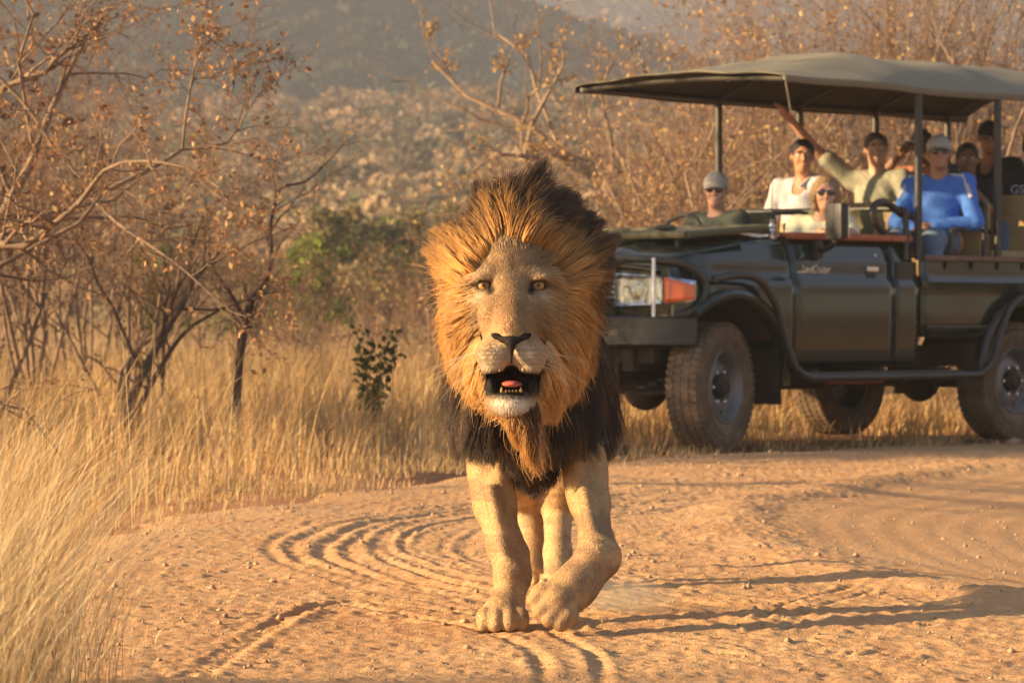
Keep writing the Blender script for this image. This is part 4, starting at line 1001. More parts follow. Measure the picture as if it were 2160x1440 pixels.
# ---------------------------------------------------------------- people in the truck
def skin_mat(c): return mat('skin', c, rough=0.55, var=0.10, scale=18, spec=0.35)
SK = {'fair': skin_mat((.50, .27, .18)), 'tan': skin_mat((.40, .19, .11)), 'brown': skin_mat((.20, .095, .055)), 'dark': skin_mat((.07, .035, .022))}
CL = {}
def cloth(name, c, **k):
    if name not in CL: CL[name] = mat('cloth_' + name, c, rough=0.85, var=0.14, scale=14, bump=0.2, bscale=30, **k)
    return CL[name]
cloth('white', (.46, .45, .48)); cloth('olive', (.27, .26, .20)); cloth('blue', (.045, .15, .52)); cloth('darkgreen', (.05, .06, .045)); cloth('black', (.012, .012, .013)); cloth('cream', (.66, .62, .42))
cloth('denim', (.10, .15, .24)); cloth('khaki', (.30, .25, .16)); cloth('cap_light', (.38, .36, .31)); cloth('rust', (.30, .12, .06)); cloth('teal', (.03, .25, .20))
HAIR = {'black': mat('hair_black', (.012, .009, .008), rough=.5, bump=.5, bscale=120), 'brown': mat('hair_brown', (.06, .035, .02), rough=.5, bump=.5, bscale=120), 'blonde': mat('hair_blonde', (.26, .16, .075), rough=.5, bump=.5, bscale=120, var=.3, scale=40)}
SHADE = mat('dark_glasses', (.006, .006, .006), rough=.08, coat=1.0); EYEW = mat('eye_white', (.6, .57, .52), rough=.2); EYED = mat('eye_iris', (.02, .012, .01), rough=.15)
CAMM = mat('camera_body', (.02, .02, .022), rough=.35); GREYM = mat('grey_case', (.45, .45, .46), rough=.35); DKGREY = mat('dark_grey_case', (.10, .10, .10), rough=.4)

def person(label, hip, yaw, head_yaw=0.0, head_pitch=0.0, lean=(0, 0), skin='tan', shirt='white', sleeve='short', trousers='khaki', hair=None, longhair=False,
           cap=None, glasses=False, armL=None, armR=None, female=False, stripe=None, collar=False, tank=False, size=1.0, text=None, legs_out=.42):
    """seated figure. local frame: faces -y, +x is the person's left, origin at the seat under the hips"""
    V_ = np.array
    root = empty('person', vloc(*hip), VROT + R(90) + yaw); tag(root, label, 'person', 'people sitting in the safari truck')
    root.scale = (size,) * 3
    lx_, ly_ = lean
    def T(z): return V_([lx_ * z / .5, -.02 + ly_ * z / .5, 0])       # lean of the trunk with height
    pel = V_([0, 0, .09]); chest = V_([0, 0, .36]) + T(.36); neck = V_([0, .01, .535]) + T(.53); hd = V_([0, -.015, .70]) + T(.70)
    sw_ = .165 if female else .19
    sh = {1: V_([sw_, .005, .485]) + T(.48), -1: V_([-sw_, .005, .485]) + T(.48)}
    defarm = lambda s: (V_([s * .27, -.05, .24]), V_([s * .12, -.26, .16]))
    arms = {1: armL or defarm(1), -1: armR or defarm(-1)}; arms = {k: tuple(V_(q, float) if not isinstance(q, str) else q for q in a[:2]) + tuple(a[2:]) for k, a in arms.items()}
    allp = np.array([arms[1][0], arms[1][1], arms[-1][0], arms[-1][1], hd, (0, -.62, -.42), (.3, .2, 0), (-.3, .2, 0)])
    lo = allp.min(0) - .19; hi = allp.max(0) + .19
    vox = .0085
    Rh = Matrix.Rotation(head_yaw, 3, 'Z') @ Matrix.Rotation(-head_pitch, 3, 'X'); Rn = np.array(Rh)
    def hq(x, y, z): return hd + Rn @ V_([x, y, z])
    rq = Rh.to_quaternion()
    hips = {s: V_([s * .09, -.02, .08]) for s in (1, -1)}; knees = {s: V_([s * .13, -legs_out, .10]) for s in (1, -1)}; ank = {s: V_([s * .13, -legs_out - .06, -.34]) for s in (1, -1)}
    tw = .135 if female else .15
    def trunk(S, g=0.0):
        S.ell(pel + V_([0, 0, .01]), (.165 + g, .12 + g, .12 + g), .04); S.ell(V_([0, 0, .24]) + T(.24), (tw + g, .105 + g, .14 + g), .05)
        S.ell(chest, (tw + .012 + g, .115 + g, .15 + g), .05); S.cap(sh[1], sh[-1], .062 + g, .062 + g, .04)
        if female:
            for s in (1, -1): S.ell(chest + V_([s * .07, -.09, -.01]), (.058 + g, .055 + g, .058 + g), .03)
    def hand(S, wr, el, pose):
        d = wr - el; d /= np.linalg.norm(d)
        a = np.cross(d, [0, 0, 1.0]); a = a / (np.linalg.norm(a) + 1e-6); nrm = np.cross(a, d)
        if pose == 'wave': a = V_([.75, -.66, 0]); a -= d * (a @ d); a /= np.linalg.norm(a); nrm = np.cross(a, d)
        S.ell(wr + d * .055, (.036, .036, .036), .012); S.cap(wr + d * .02 , wr + d * .075, .030, .034, .012)
        S.cap(wr + d * .05 - a * .020, wr + d * .085 - a * .028, .017, .015, .008); S.cap(wr + d * .05 + a * .020, wr + d * .085 + a * .028, .017, .015, .008)
        cur = {'wave': .12, 'relax': .5, 'grip': 1.1}[pose]; sg = -1 if nrm[2] > 0 else 1
        for k, (off, L_) in enumerate(((-.036, .062), (-.0125, .078), (.0125, .074), (.036, .058))):
            fan = .45 if pose == 'wave' else .12
            b0 = wr + d * .085 + a * off; d1 = d + a * off * fan * 10; d1 /= np.linalg.norm(d1)
            b1 = b0 + d1 * L_ * .5 + nrm * sg * L_ * .25 * cur; b2 = b1 + (d1 * (1 - .6 * cur) + nrm * sg * cur * .8) * L_ * .5
            S.cap(b0, b1, .0105, .0098, .005); S.cap(b1, b2, .0098, .0088, .004)
        th = wr + d * .03 + a * .032; t1 = th + (a * .8 + d * .7) * .034; t2 = t1 + (d * .9 + a * .2 + nrm * sg * cur * .4) * .032
        S.cap(th, t1, .0135, .012, .01); S.cap(t1, t2, .012, .0098, .005)
    # --- body: one skin from hips to fingertips, neck and head
    S = SDF(lo, hi, vox); trunk(S)
    for s in (1, -1):
        S.ell(hips[s], (.10, .10, .095), .05); S.cap(hips[s], knees[s], .085, .062, .03); S.cap(knees[s], ank[s], .058, .042, .03); S.ell(ank[s] + V_([0, -.07, -.03]), (.042, .12, .035), .02)
        el, wr = arms[s][0], arms[s][1]; S.cap(sh[s], el, .052, .040, .03); S.cap(el, wr, .041, .027, .02); hand(S, wr, el, arms[s][2] if len(arms[s]) > 2 else 'relax')
    S.cap(neck - V_([0, 0, .05]), hq(0, .02, -.06), .062, .054, .03)
    S.ell(hq(0, .018, .030), (.074, .092, .086), .02, rot=rq); S.ell(hq(0, -.022, -.030), (.060, .066, .082), .03, rot=rq)
    S.ell(hq(0, -.050, -.085), (.036, .034, .028), .03, rot=rq)
    for s in (1, -1):
        S.ell(hq(.031 * s, -.088, .010), (.020, .016, .013), .010, 's', rot=rq); S.ell(hq(.032 * s, -.078, .030), (.026, .016, .010), .010, rot=rq)
        S.ell(hq(.040 * s, -.062, -.028), (.022, .022, .022), .02, rot=rq); S.ell(hq(.078 * s, .012, -.004), (.010, .021, .031), .008, rot=rq)
    S.cap(hq(0, -.088, .012), hq(0, -.109, -.022), .009, .0135, .010); S.ell(hq(0, -.100, -.026), (.019, .012, .009), .008, rot=rq)
    S.ell(hq(0, -.087, -.054), (.024, .010, .006), .006, rot=rq); S.ell(hq(0, -.086, -.066), (.021, .011, .007), .006, rot=rq); S.cap(hq(-.020, -.098, -.0600), hq(.020, -.098, -.0600), .003, .003, .004, 's')
    P, Q = S.mesh(1); body = mesh_obj('body', P, Q, SK[skin], root); del S
    for s in (1, -1):
        if not glasses:
            e_ = MB().ball(hq(.031 * s, -.0715, .010), .0115, 10, 8).build('eye', EYEW, root); MB().ball(hq(.031 * s, -.0795, .010), .0052, 8, 6).build('iris', EYED, e_)
            MB().tube([hq(.014 * s, -.094, .030), hq(.030 * s, -.095, .036), hq(.048 * s, -.084, .030)], [.004, .005, .003], 6).build('eyebrow', HAIR['brown'], root)
    # --- shirt
    S = SDF(lo, hi, .0105); trunk(S, .014)
    for s in (1, -1):
        el, wr = arms[s][0], arms[s][1]
        if tank: continue
        if sleeve == 'short': S.cap(sh[s], sh[s] + (el - sh[s]) * .72, .068, .064, .03)
        else: S.cap(sh[s], el, .068, .058, .03); S.cap(el, el + (wr - el) * .93, .057, .043, .02)
    nk = .075 if tank else .060
    S.cap(neck + V_([0, -.02, .02]), neck + V_([0, -.03, .2]), nk, nk + .02, .012, 's')
    if tank or collar: S.ell(neck + V_([0, -.10, -.03]), (.05, .08, .075), .012, 's')
    S.plane((0, 0, .045), (0, 0, -1))
    P, Q = S.mesh(1)
    N_ = normals(P, Q); fold = (fbm(P[:, 0] * 14 + P[:, 2] * 9, P[:, 2] * 16 + P[:, 1] * 10, 3, int(abs(hip[0]) * 100)) - .45) * .022
    P = P + N_ * fold[:, None]
    sh_o = mesh_obj('shirt', P, Q, CL[shirt], root)
    if collar:
        MB().tube([neck + V_([-.055, -.055, .0]), neck + V_([-.072, .02, .03]), neck + V_([0, .075, .04]), neck + V_([.072, .02, .03]), neck + V_([.055, -.055, .0]), neck + V_([.03, -.12, -.05])], .016, 8).build('collar', CL[shirt], sh_o)
    if stripe:
        for s in (1, -1):
            MB().tube([sh[s] * .5 + neck * .5 + V_([0, -.03, .035]), sh[s] + V_([0, -.045, .055]), sh[s] + (arms[s][0] - sh[s]) * .45 + V_([s * .03, -.05, .025])], .016, 8).build('sleeve_stripe', CL[stripe], sh_o)
    # --- trousers
    S = SDF(lo, hi, .012)
    S.ell(pel, (.175, .13, .115), .04)
    for s in (1, -1): S.cap(hips[s], knees[s], .098, .076, .03); S.cap(knees[s], ank[s], .074, .060, .03)
    P, Q = S.mesh(1); mesh_obj('trousers', P, Q, CL[trousers], root)
    # --- hair
    if hair:
        S = SDF(hd - .2, hd + .2, .006)
        S.ell(hq(0, .026, .036), (.084, .098, .092), .02, rot=rq)
        if longhair:
            for s in (1, -1): S.chain([hq(.062 * s, .0, .05), hq(.080 * s, .0, -.02), hq(.074 * s, -.01, -.095)], [.035, .032, .026], .02)
            S.cap(hq(0, .07, 0), hq(0, .07, -.09), .07, .05, .03)
        S.ell(hq(0, -.075, -.025 + (.012 if longhair else 0)), (.060 if longhair else .066, .075, .095 if not longhair else .085), .010, 's', rot=rq)
        if not longhair:
            S.ell(hq(0, -.03, -.10), (.12, .10, .085), .01, 's', rot=rq)
            for s in (1, -1): S.ell(hq(.082 * s, .0, -.02), (.025, .034, .035), .006, 's', rot=rq)
        P, Q = S.mesh(1); N_ = normals(P, Q); P = P + N_ * ((fbm(P[:, 0] * 60, P[:, 2] * 60 + P[:, 1] * 50, 3, 5) - .45) * .014)[:, None]
        mesh_obj('hair', P, Q, HAIR[hair], root)
    if cap:
        S = SDF(hd - .22, hd + .22, .006)
        S.ell(hq(0, .022, .045), (.087, .103, .088), .01, rot=rq); S.ell(hq(0, .02, -.055), (.13, .16, .092), .006, 's', rot=rq)
        P, Q = S.mesh(1); ck = mesh_obj('cap', P, Q, CL[cap], root)
        rows = [[hq(x_ * (1 - .0 * k), -.070 - k * .085 * math.sqrt(max(0, 1 - (x_ / .078) ** 2)), .040 - .018 * k - 1.8 * x_ * x_) for x_ in np.linspace(-.074, .074, 15)] for k in np.linspace(0, 1, 6)]
        MB().grid(np.array(rows)).build('brim', CL[cap], ck, solid=.004)
        MB().ball(hq(0, .022, .134), (.007, .007, .004), 8, 6).build('cap_button', CL[cap], ck)
    if glasses:
        g_ = MB()
        for s in (1, -1): g_.ball(hq(.031 * s, -.086, .008), (.030, .008, .022), 14, 10, rot=(Rh @ Matrix.Rotation(R(12 * s), 3, 'Z')).to_quaternion())
        g_.tube([hq(-.012, -.094, .012), hq(.012, -.094, .012)], .004, 6)
        for s in (1, -1): g_.tube([hq(.058 * s, -.080, .012), hq(.080 * s, .0, .008)], .004, 6)
        g_.build('sunglasses', SHADE, root)
    return root, hd, arms

def held(name, label, cat, root, loc, parts):
    """something a person holds: a thing of its own, placed from the person's frame"""
    bpy.context.view_layer.update()
    o = empty(name, root.matrix_world @ Vector(loc), root.rotation_euler.z); tag(o, label, cat)
    for (pn, mb, m) in parts: mb.build(pn, m, o)
    return o

CY = R(43)   # turn from straight ahead in the truck towards the photographer
person('driver in pale grey cap and sunglasses at the steering wheel', (-1.47, -.43, 1.00), 0, head_yaw=R(34), skin='fair', shirt='darkgreen', cap='cap_light', glasses=True, hair='brown',
       armL=((.25, -.12, .26), (.16, -.42, .30), 'grip'), armR=((-.25, -.12, .26), (-.16, -.42, .30), 'grip'))
person('dark-haired man in open-collared white shirt behind the driver', (-2.30, -.33, 1.255), R(8), head_yaw=R(34), skin='tan', shirt='white', hair='black', collar=True, lean=(0, -.01))
wo, whd, wa = person('blonde woman in dark sunglasses leaning on the red padded door sill', (-1.42, .40, .98), R(22), head_yaw=R(20), skin='fair', shirt='cream', hair='blonde', longhair=True, glasses=True, female=True, lean=(.10, -.06), size=.96, sleeve='short',
       armL=((.33, -.10, .43), (.30, -.33, .44), 'relax'), armR=((-.10, -.30, .30), (.14, -.40, .40), 'relax'))
person('man in olive T-shirt with one arm raised to the canopy', (-3.07, -.27, 1.33), R(12), head_yaw=R(28), skin='fair', shirt='olive', hair='brown', lean=(0, -.02),
       armR=((-.40, -.20, .69), (-.50, -.44, .92), 'wave'))
cg, chd, ca = person('dark-haired passenger holding a small camera up to the face', (-3.80, -.42, 1.385), R(10), head_yaw=R(30), skin='brown', shirt='rust', hair='black',
       armL=((.34, -.17, .50), (.10, -.25, .66), 'grip'), armR=((-.27, -.20, .46), (-.06, -.26, .64), 'grip'))
person('man in royal blue shirt and pale cap on the outer seat', (-2.66, .53, 1.265), R(16), head_yaw=R(24), head_pitch=R(4), skin='tan', shirt='blue', sleeve='long', trousers='denim', cap='cap_light', glasses=True, hair='brown', stripe='white', lean=(.02, 0),
       armL=((.31, -.10, .22), (.06, -.27, .19), 'relax'), armR=((-.25, -.12, .22), (-.02, -.30, .17), 'relax'))
person('passenger in black cap and dark sunglasses in the back row', (-4.22, -.12, 1.45), R(10), head_yaw=R(30), skin='tan', shirt='black', tank=True, cap='black', glasses=True, hair='black')
lw, lhd, la = person('dark-haired passenger crouching low with a camera behind the blue shirt', (-3.28, .32, 1.26), R(15), head_yaw=R(25), skin='brown', shirt='black', hair='black', lean=(.06, -.10), size=.97,
       armL=((.27, -.20, .34), (.09, -.32, .56), 'grip'), armR=((-.24, -.22, .34), (-.04, -.34, .56), 'grip'))
bk, bhd, ba = person('dark-haired man in black T-shirt with white lettering at the back', (-3.88, .50, 1.345), R(24), head_yaw=R(14), skin='dark', shirt='black', trousers='denim', hair='black')
# printed lettering on the two shirts
def print_text(s, root, loc, size, m, rot):
    fc = bpy.data.curves.new('print', 'FONT'); fc.body = s; fc.size = size; fc.align_x = 'CENTER'; fc.extrude = .0015
    fo = bpy.data.objects.new('print', fc); C.objects.link(fo); bpy.context.view_layer.update()
    me = bpy.data.meshes.new_from_object(fo.evaluated_get(bpy.context.evaluated_depsgraph_get())); bpy.data.objects.remove(fo)
    o = bpy.data.objects.new('shirt_print', me); C.objects.link(o); me.materials.clear(); me.materials.append(m); o.parent = root; o.location = loc; o.rotation_euler = rot
print_text('GS.ONE', bk, (0, -.158, .375), .085, CL['white'], (R(84), 0, 0))
held('compact_camera', 'small silver camera held up in front of the rust-shirted passenger', 'camera', cg, (.02, -.28, .70), [('camera_body', MB().box((0, 0, 0), (.10, .03, .065), bev=.006), GREYM), ('lens', MB().lathe([(.024, 0), (.024, -.025), (.018, -.03), (.0, -.03)], 14, 'y', (0, -.014, 0)), CAMM)])
held('camera', 'black camera held by the passenger crouching behind the blue shirt', 'camera', lw, (.03, -.36, .62), [('camera_body', MB().box((0, 0, 0), (.13, .06, .09), bev=.01), CAMM), ('lens', MB().lathe([(.034, 0), (.036, -.07), (.028, -.075), (.0, -.07)], 16, 'y', (0, -.03, 0)), CAMM)])
held('drink_bottle', 'green drinking bottle beside the woman at the door sill', 'bottle', wo, (.30, -.26, .50), [('bottle_body', MB().lathe([(0, 0), (.033, 0), (.034, .01), (.034, .12), (.028, .14), (.014, .155), (.014, .17), (0, .17)], 18, 'z', (0, 0, -.08)), CL['teal']), ('bottle_cap', MB().lathe([(0, .168), (.017, .168), (.017, .195), (0, .195)], 14, 'z', (0, 0, -.08)), CL['white'])])
# ---------------------------------------------------------------- vegetation
def tubes(PL, RD, ns=5):
    """polylines n x k x 3 with radii n x k -> quads"""
    n, k = PL.shape[:2]
    T = np.gradient(PL, axis=1); T /= np.linalg.norm(T, axis=2, keepdims=True) + 1e-9
    ref = np.where(np.abs(T[:, :1, 2:3]) > .8, np.array([1.0, 0, 0]), np.array([0, 0, 1.0])); ref = np.repeat(ref, k, 1)
    A = np.cross(T, ref); A /= np.linalg.norm(A, axis=2, keepdims=True) + 1e-9; B = np.cross(T, A)
    a = np.arange(ns) * 2 * np.pi / ns
    V = PL[:, :, None] + (A[:, :, None] * np.cos(a)[:, None] + B[:, :, None] * np.sin(a)[:, None]) * RD[:, :, None, None]
    I = np.arange(n * k * ns).reshape(n, k, ns); J = np.roll(I, -1, 2)
    Q = np.stack([I[:, :-1], J[:, :-1], J[:, 1:], I[:, 1:]], -1).reshape(-1, 4)
    return V.reshape(-1, 3), Q
def resample(p, k=8):
    p = np.array(smooth_path(p, 5)); d = np.concatenate([[0], np.cumsum(np.linalg.norm(np.diff(p, axis=0), axis=1))]); t = np.linspace(0, d[-1], k)
    return np.stack([np.interp(t, d, p[:, i]) for i in range(3)], 1)
def sprout(PL, RD, per, ratio, spread, r, up=.25, k=6, t0=.25, rmin=.0016, wob=.10, rad_ratio=.55):
    n, kk = PL.shape[:2]; L = np.linalg.norm(np.diff(PL, axis=1), axis=2).sum(1)
    m = n * per; pi = np.repeat(np.arange(n), per); tt = r.uniform(t0, 1.0, m) * (kk - 1); i0 = np.minimum(tt.astype(int), kk - 2); fr = (tt - i0)[:, None]
    st = PL[pi, i0] * (1 - fr) + PL[pi, i0 + 1] * fr; tg = PL[pi, i0 + 1] - PL[pi, i0]; tg /= np.linalg.norm(tg, axis=1, keepdims=True) + 1e-9
    rs = RD[pi, i0] * (1 - fr[:, 0]) + RD[pi, i0 + 1] * fr[:, 0]
    d = tg * math.cos(spread) + r.normal(0, 1, (m, 3)) * math.sin(spread) * .75 + np.array([0, 0, up]); d /= np.linalg.norm(d, axis=1, keepdims=True)
    ln = L[pi] * ratio * r.uniform(.55, 1.25, m); s = np.linspace(0, 1, k)
    w1 = np.cumsum(r.normal(0, wob, (m, k, 3)), 1) * s[None, :, None]
    P = st[:, None] + (d[:, None] * s[None, :, None] + w1 * .5) * ln[:, None, None]
    Rr = np.maximum(rs * rad_ratio, rmin)[:, None] * (1 - .75 * s)[None]
    return P, np.maximum(Rr, rmin * .6)
def leaf_quads(C_, size, r, droop=.3):
    n = len(C_); u = r.normal(0, 1, (n, 3)); u[:, 2] -= droop; u /= np.linalg.norm(u, axis=1, keepdims=True); v = np.cross(u, r.normal(0, 1, (n, 3))); v /= np.linalg.norm(v, axis=1, keepdims=True)
    s = (size * r.uniform(.5, 1.3, n))[:, None]
    V = np.stack([C_, C_ + u * s * .5 + v * s * .28, C_ + u * s, C_ + u * s * .5 - v * s * .28], 1).reshape(-1, 3)
    return V, np.arange(4 * n).reshape(n, 4)
bark = mat('bark', (.2, .12, .07), rough=.9, attr='col', var=.3, scale=9, bump=.4, bscale=50, spec=.2)
leafm = mat('dry_leaves', (.3, .2, .1), rough=.7, attr='col', var=.15, scale=4, transl=.35, spec=.2)
def make_tree(label, limbs, seed, lev=((6, .5, .8), (5, .5, .8), (4, .5, .8)), leaf=(900, .035), leafcol=((.30, .155, .07), (.40, .25, .12), (.19, .095, .05)), barkcol=(.17, .115, .08), group=None, name='dry_tree', cat='tree', up=.25, k=7, wob=.1, rmin=.0018):
    """limbs: list of (points, r0, r1)"""
    r = np.random.default_rng(seed)
    base = np.array(limbs[0][0][0], float)
    PL = np.stack([resample(p, 10) for p, a, b in limbs]); RD = np.stack([np.linspace(a, b, 10) for p, a, b in limbs])
    V0, Q0 = tubes(PL, RD, 8); root = empty(name, tuple(base)); tag(root, label, cat, group)
    lv = [(PL, RD)]
    for j, (per, ratio, sp) in enumerate(lev): lv.append(sprout(*lv[-1], per, ratio, sp, r, up=up, k=k - (j > 1), wob=wob, rmin=rmin))
    V1, Q1 = tubes(*lv[1], 5)
    c0 = np.array(barkcol); 
    Vt = np.vstack([V0, V1]) - base; mesh_obj('trunk', Vt, np.vstack([Q0, Q1 + len(V0)]), bark, root, col=np.tile(c0, (len(Vt), 1)) * (0.7 + .6 * fbm(Vt[:, 0] * 6, Vt[:, 2] * 6, 3, seed))[:, None])
    Vs, Qs, Cs, off = [], [], [], 0
    for P_, R_ in lv[2:]:
        v, q = tubes(P_, R_, 3); Vs.append(v); Qs.append(q + off); off += len(v); Cs.append(np.tile(c0 * [1.15, 1.0, .95], (len(v), 1)))
    n, size = leaf
    if n:
        P_ = lv[-1][0]; i = r.integers(0, len(P_), n); kk = r.integers(1, P_.shape[1], n); cen = P_[i, kk] + r.normal(0, .01, (n, 3))
        # leaves hang in loose bunches
        cen = cen[r.integers(0, max(1, n // 3), n)] * .5 + cen * .5 if False else cen
        v, q = leaf_quads(cen, size, r); Vs.append(v); Qs.append(q + off); lc = np.array(leafcol)[r.integers(0, len(leafcol), n)] * r.uniform(.7, 1.3, (n, 1)); Cs.append(np.repeat(lc, 4, 0))
    mesh_obj('crown', np.vstack(Vs) - base, np.vstack(Qs), leafm, root, col=np.vstack(Cs))
    return root
def tr(pts, Y, dy=0.0):
    """traced limb: pixels at a distance, drifting in depth"""
    n = len(pts); return [at(u, v, Y + dy * i / max(1, n - 1)) for i, (u, v) in enumerate(pts)]
def shrub_limbs(u, Y, h, spread, n, seed, r0=.03):
    r = np.random.default_rng(seed); X = (u - 1080) / F * Y; g = float(ground_h(np.array([X]), np.array([Y]))[0]) - .05
    out = []
    for i in range(n):
        a = r.uniform(0, 6.28); d = spread * r.uniform(.3, 1.0); hh = h * r.uniform(.65, 1.0)
        e = np.array([X + math.cos(a) * d, Y + math.sin(a) * d, g + hh]); s = np.array([X + r.normal(0, .05), Y + r.normal(0, .05), g])
        m1 = s * .65 + e * .35 + r.normal(0, .12 * h / 3, 3); m2 = s * .3 + e * .7 + r.normal(0, .16 * h / 3, 3); out.append(([s, m1, m2, e], r0 * r.uniform(.7, 1.2), r0 * .25))
    return out
GB = (.215, .145, .10)
# near tree whose limbs reach in from the left
b0 = (-3.35, 16.6, -.05)
T1 = [([b0, at(-260, 640, 16.8), at(-90, 560, 17), at(0, 465, 17.0), at(40, 390, 17), at(80, 320, 17), at(95, 280, 17.1), at(110, 225, 17.2), at(135, 150, 17.3), at(200, 75, 17.4), at(240, 10, 17.5)], .075, .010),
      ([at(-200, 600, 16.9), at(-60, 520, 16.6), at(0, 515, 16.4), at(50, 520, 16.3), at(80, 500, 16.3), at(165, 430, 16.2), at(200, 392, 16.2)], .045, .016),
      ([at(165, 432, 16.2), at(230, 352, 16.1), at(320, 341, 16.0), at(400, 357, 15.9), at(455, 388, 15.9), at(480, 425, 15.8)], .016, .006),
      ([at(-80, 300, 17.2), at(0, 190, 17.2), at(95, 155, 17.1), at(120, 120, 17), at(180, 80, 17), at(215, 40, 16.9)], .028, .010),
      ([at(230, 400, 16.4), at(340, 345, 16.5), at(385, 315, 16.6), at(470, 307, 16.6), at(515, 250, 16.7), at(530, 180, 16.7)], .018, .005),
      ([at(385, 315, 16.6), at(392, 245, 16.6), at(405, 170, 16.6), at(425, 90, 16.5), at(450, 25, 16.4)], .011, .004),
      ([at(205, 430, 16.2), at(260, 480, 16.0), at(320, 520, 15.9), at(390, 570, 15.8), at(450, 625, 15.8), at(505, 668, 15.8)], .014, .005),
      ([at(0, 165, 17), at(60, 230, 17), at(120, 320, 16.9), at(170, 375, 16.8)], .012, .007)]
T1 = [(p, a * .72, b * .62) for p, a, b in T1]
make_tree('dry tree with brown leaves whose pale limbs arch over the tall grass', T1, 3, lev=((10, .38, .85), (6, .5, .85), (5, .55, .8)), leaf=(2600, .034), barkcol=(.18, .125, .085), up=.12, wob=.13, rmin=.0014)
make_tree('small bare tree with a dark forked trunk behind the grass', [
    (tr([(494, 905), (500, 800), (506, 740), (518, 680), (530, 632)], 24.6), .040, .030), (tr([(530, 632), (556, 600), (572, 545), (569, 485), (582, 412)], 24.6, .4), .026, .014),
    (tr([(582, 412), (600, 392), (645, 383), (690, 342), (722, 308)], 25, .6), .014, .004), (tr([(518, 680), (490, 625), (455, 575), (440, 530)], 24.6, -.4), .018, .006),
    (tr([(570, 490), (545, 470), (520, 482), (495, 470)], 25, .3), .010, .004), (tr([(582, 412), (575, 360), (590, 300)], 25, .3), .011, .004)], 4,
    lev=((5, .45, .85), (4, .5, .85), (3, .55, .8)), leaf=(120, .03), barkcol=(.085, .055, .040))
make_tree('leaning bare stems rising out of the tall grass', [(tr([(255, 905), (290, 810), (340, 715), (385, 640), (402, 602), (470, 520)], 21.5), .035, .010), (tr([(270, 905), (330, 790), (390, 700), (470, 650)], 21.8), .022, .008),
    (tr([(402, 602), (400, 540), (420, 480)], 21.5), .014, .005)], 5, lev=((6, .45, .8), (4, .5, .8), (3, .5, .8)), leaf=(180, .03), barkcol=(.10, .066, .047))
# bare bushes on the left, one behind another
for i, (u, Y, h, sp, n) in enumerate([(-60, 23, 2.3, .9, 8), (60, 27, 2.6, 1.0, 8), (190, 31, 2.7, 1.1, 8), (330, 36, 2.6, 1.2, 8), (120, 42, 3.3, 1.4, 8), (430, 44, 2.3, 1.1, 7), (-10, 34, 3.4, 1.2, 8), (560, 52, 2.0, 1.2, 7), (260, 24.5, 1.5, .7, 7), (860, 46, 1.3, .9, 6), (960, 40, 1.5, .9, 6), (640, 43, 1.25, .8, 6), (735, 41, 1.15, .8, 6), (800, 49, 1.5, .9, 6)]):
    make_tree(['bushy bare shrub with rusty leaves at the left edge', 'grey-brown bare bush behind the arching limbs', 'bare twiggy bush in the left thicket', 'rusty bush at the back of the left thicket', 'tall thin-twigged bush furthest back in the thicket', 'low twiggy bush behind the forked trunk', 'tall bare bush rising behind the pale limbs', 'pale low bush beside the green trees', 'short bush beside the leaning stems', 'low brown bush in front of the green trees', 'low brown bush beyond the lion\'s mane', 'low brown bush below the bright green tree', 'low bush just behind the leafy sapling', 'brown bush between the sapling and the olive trees'][i],
              shrub_limbs(u, Y, h, sp, n, 20 + i, .022), 40 + i, lev=((6, .5, .8), (5, .5, .8), (3, .55, .8)), leaf=(700, .036), barkcol=(.19, .13, .09), name='dry_bush', cat='bush', group='dry bushes of the left thicket')
# thicket behind the truck
make_tree('gnarled tree with pale twisted limbs behind the lion\'s head', [
    (tr([(1345, 900), (1350, 620), (1335, 480), (1290, 385), (1235, 365), (1182, 322), (1122, 262), (1050, 238), (965, 190), (912, 130)], 31, 1.0), .085, .012),
    (tr([(1335, 480), (1400, 420), (1330, 375), (1260, 345), (1200, 330)], 31.0, .6), .045, .014), (tr([(1182, 322), (1130, 332), (1050, 328), (985, 372)], 31.4, -.4), .028, .008), (tr([(1122, 262), (1108, 330), (1118, 372)], 31.4), .022, .01),
    (tr([(1122, 262), (1160, 190), (1190, 130), (1180, 80)], 31.6), .024, .006), (tr([(1050, 238), (1060, 160), (1090, 90)], 31.8), .018, .005), (tr([(965, 190), (930, 120), (900, 80)], 32), .012, .004),
    (tr([(1350, 420), (1420, 380), (1480, 330), (1520, 230)], 31), .04, .008), (tr([(1290, 385), (1290, 300), (1270, 200), (1300, 110)], 31.3), .026, .006)], 6,
    lev=((7, .36, .85), (5, .5, .85), (3, .55, .8)), leaf=(1100, .045), leafcol=((.40, .25, .09), (.46, .30, .10), (.32, .17, .08)), barkcol=(.24, .165, .11), wob=.15)
RL = ['leafy russet bush showing under the front of the canopy', 'twiggy bush between the driver and the white shirt', 'tall dry bush behind the raised arm', 'tall dry bush with bare upright branches above the canopy', 'dry bush behind the blue shirt', 'dense russet bush at the right edge above the canopy', 'low russet bush beyond the bonnet', 'dry bush reaching above the front of the canopy', 'low bush seen below the canopy edge', 'broad russet bush in the gap ahead of the truck', 'tangled bush behind the back row']
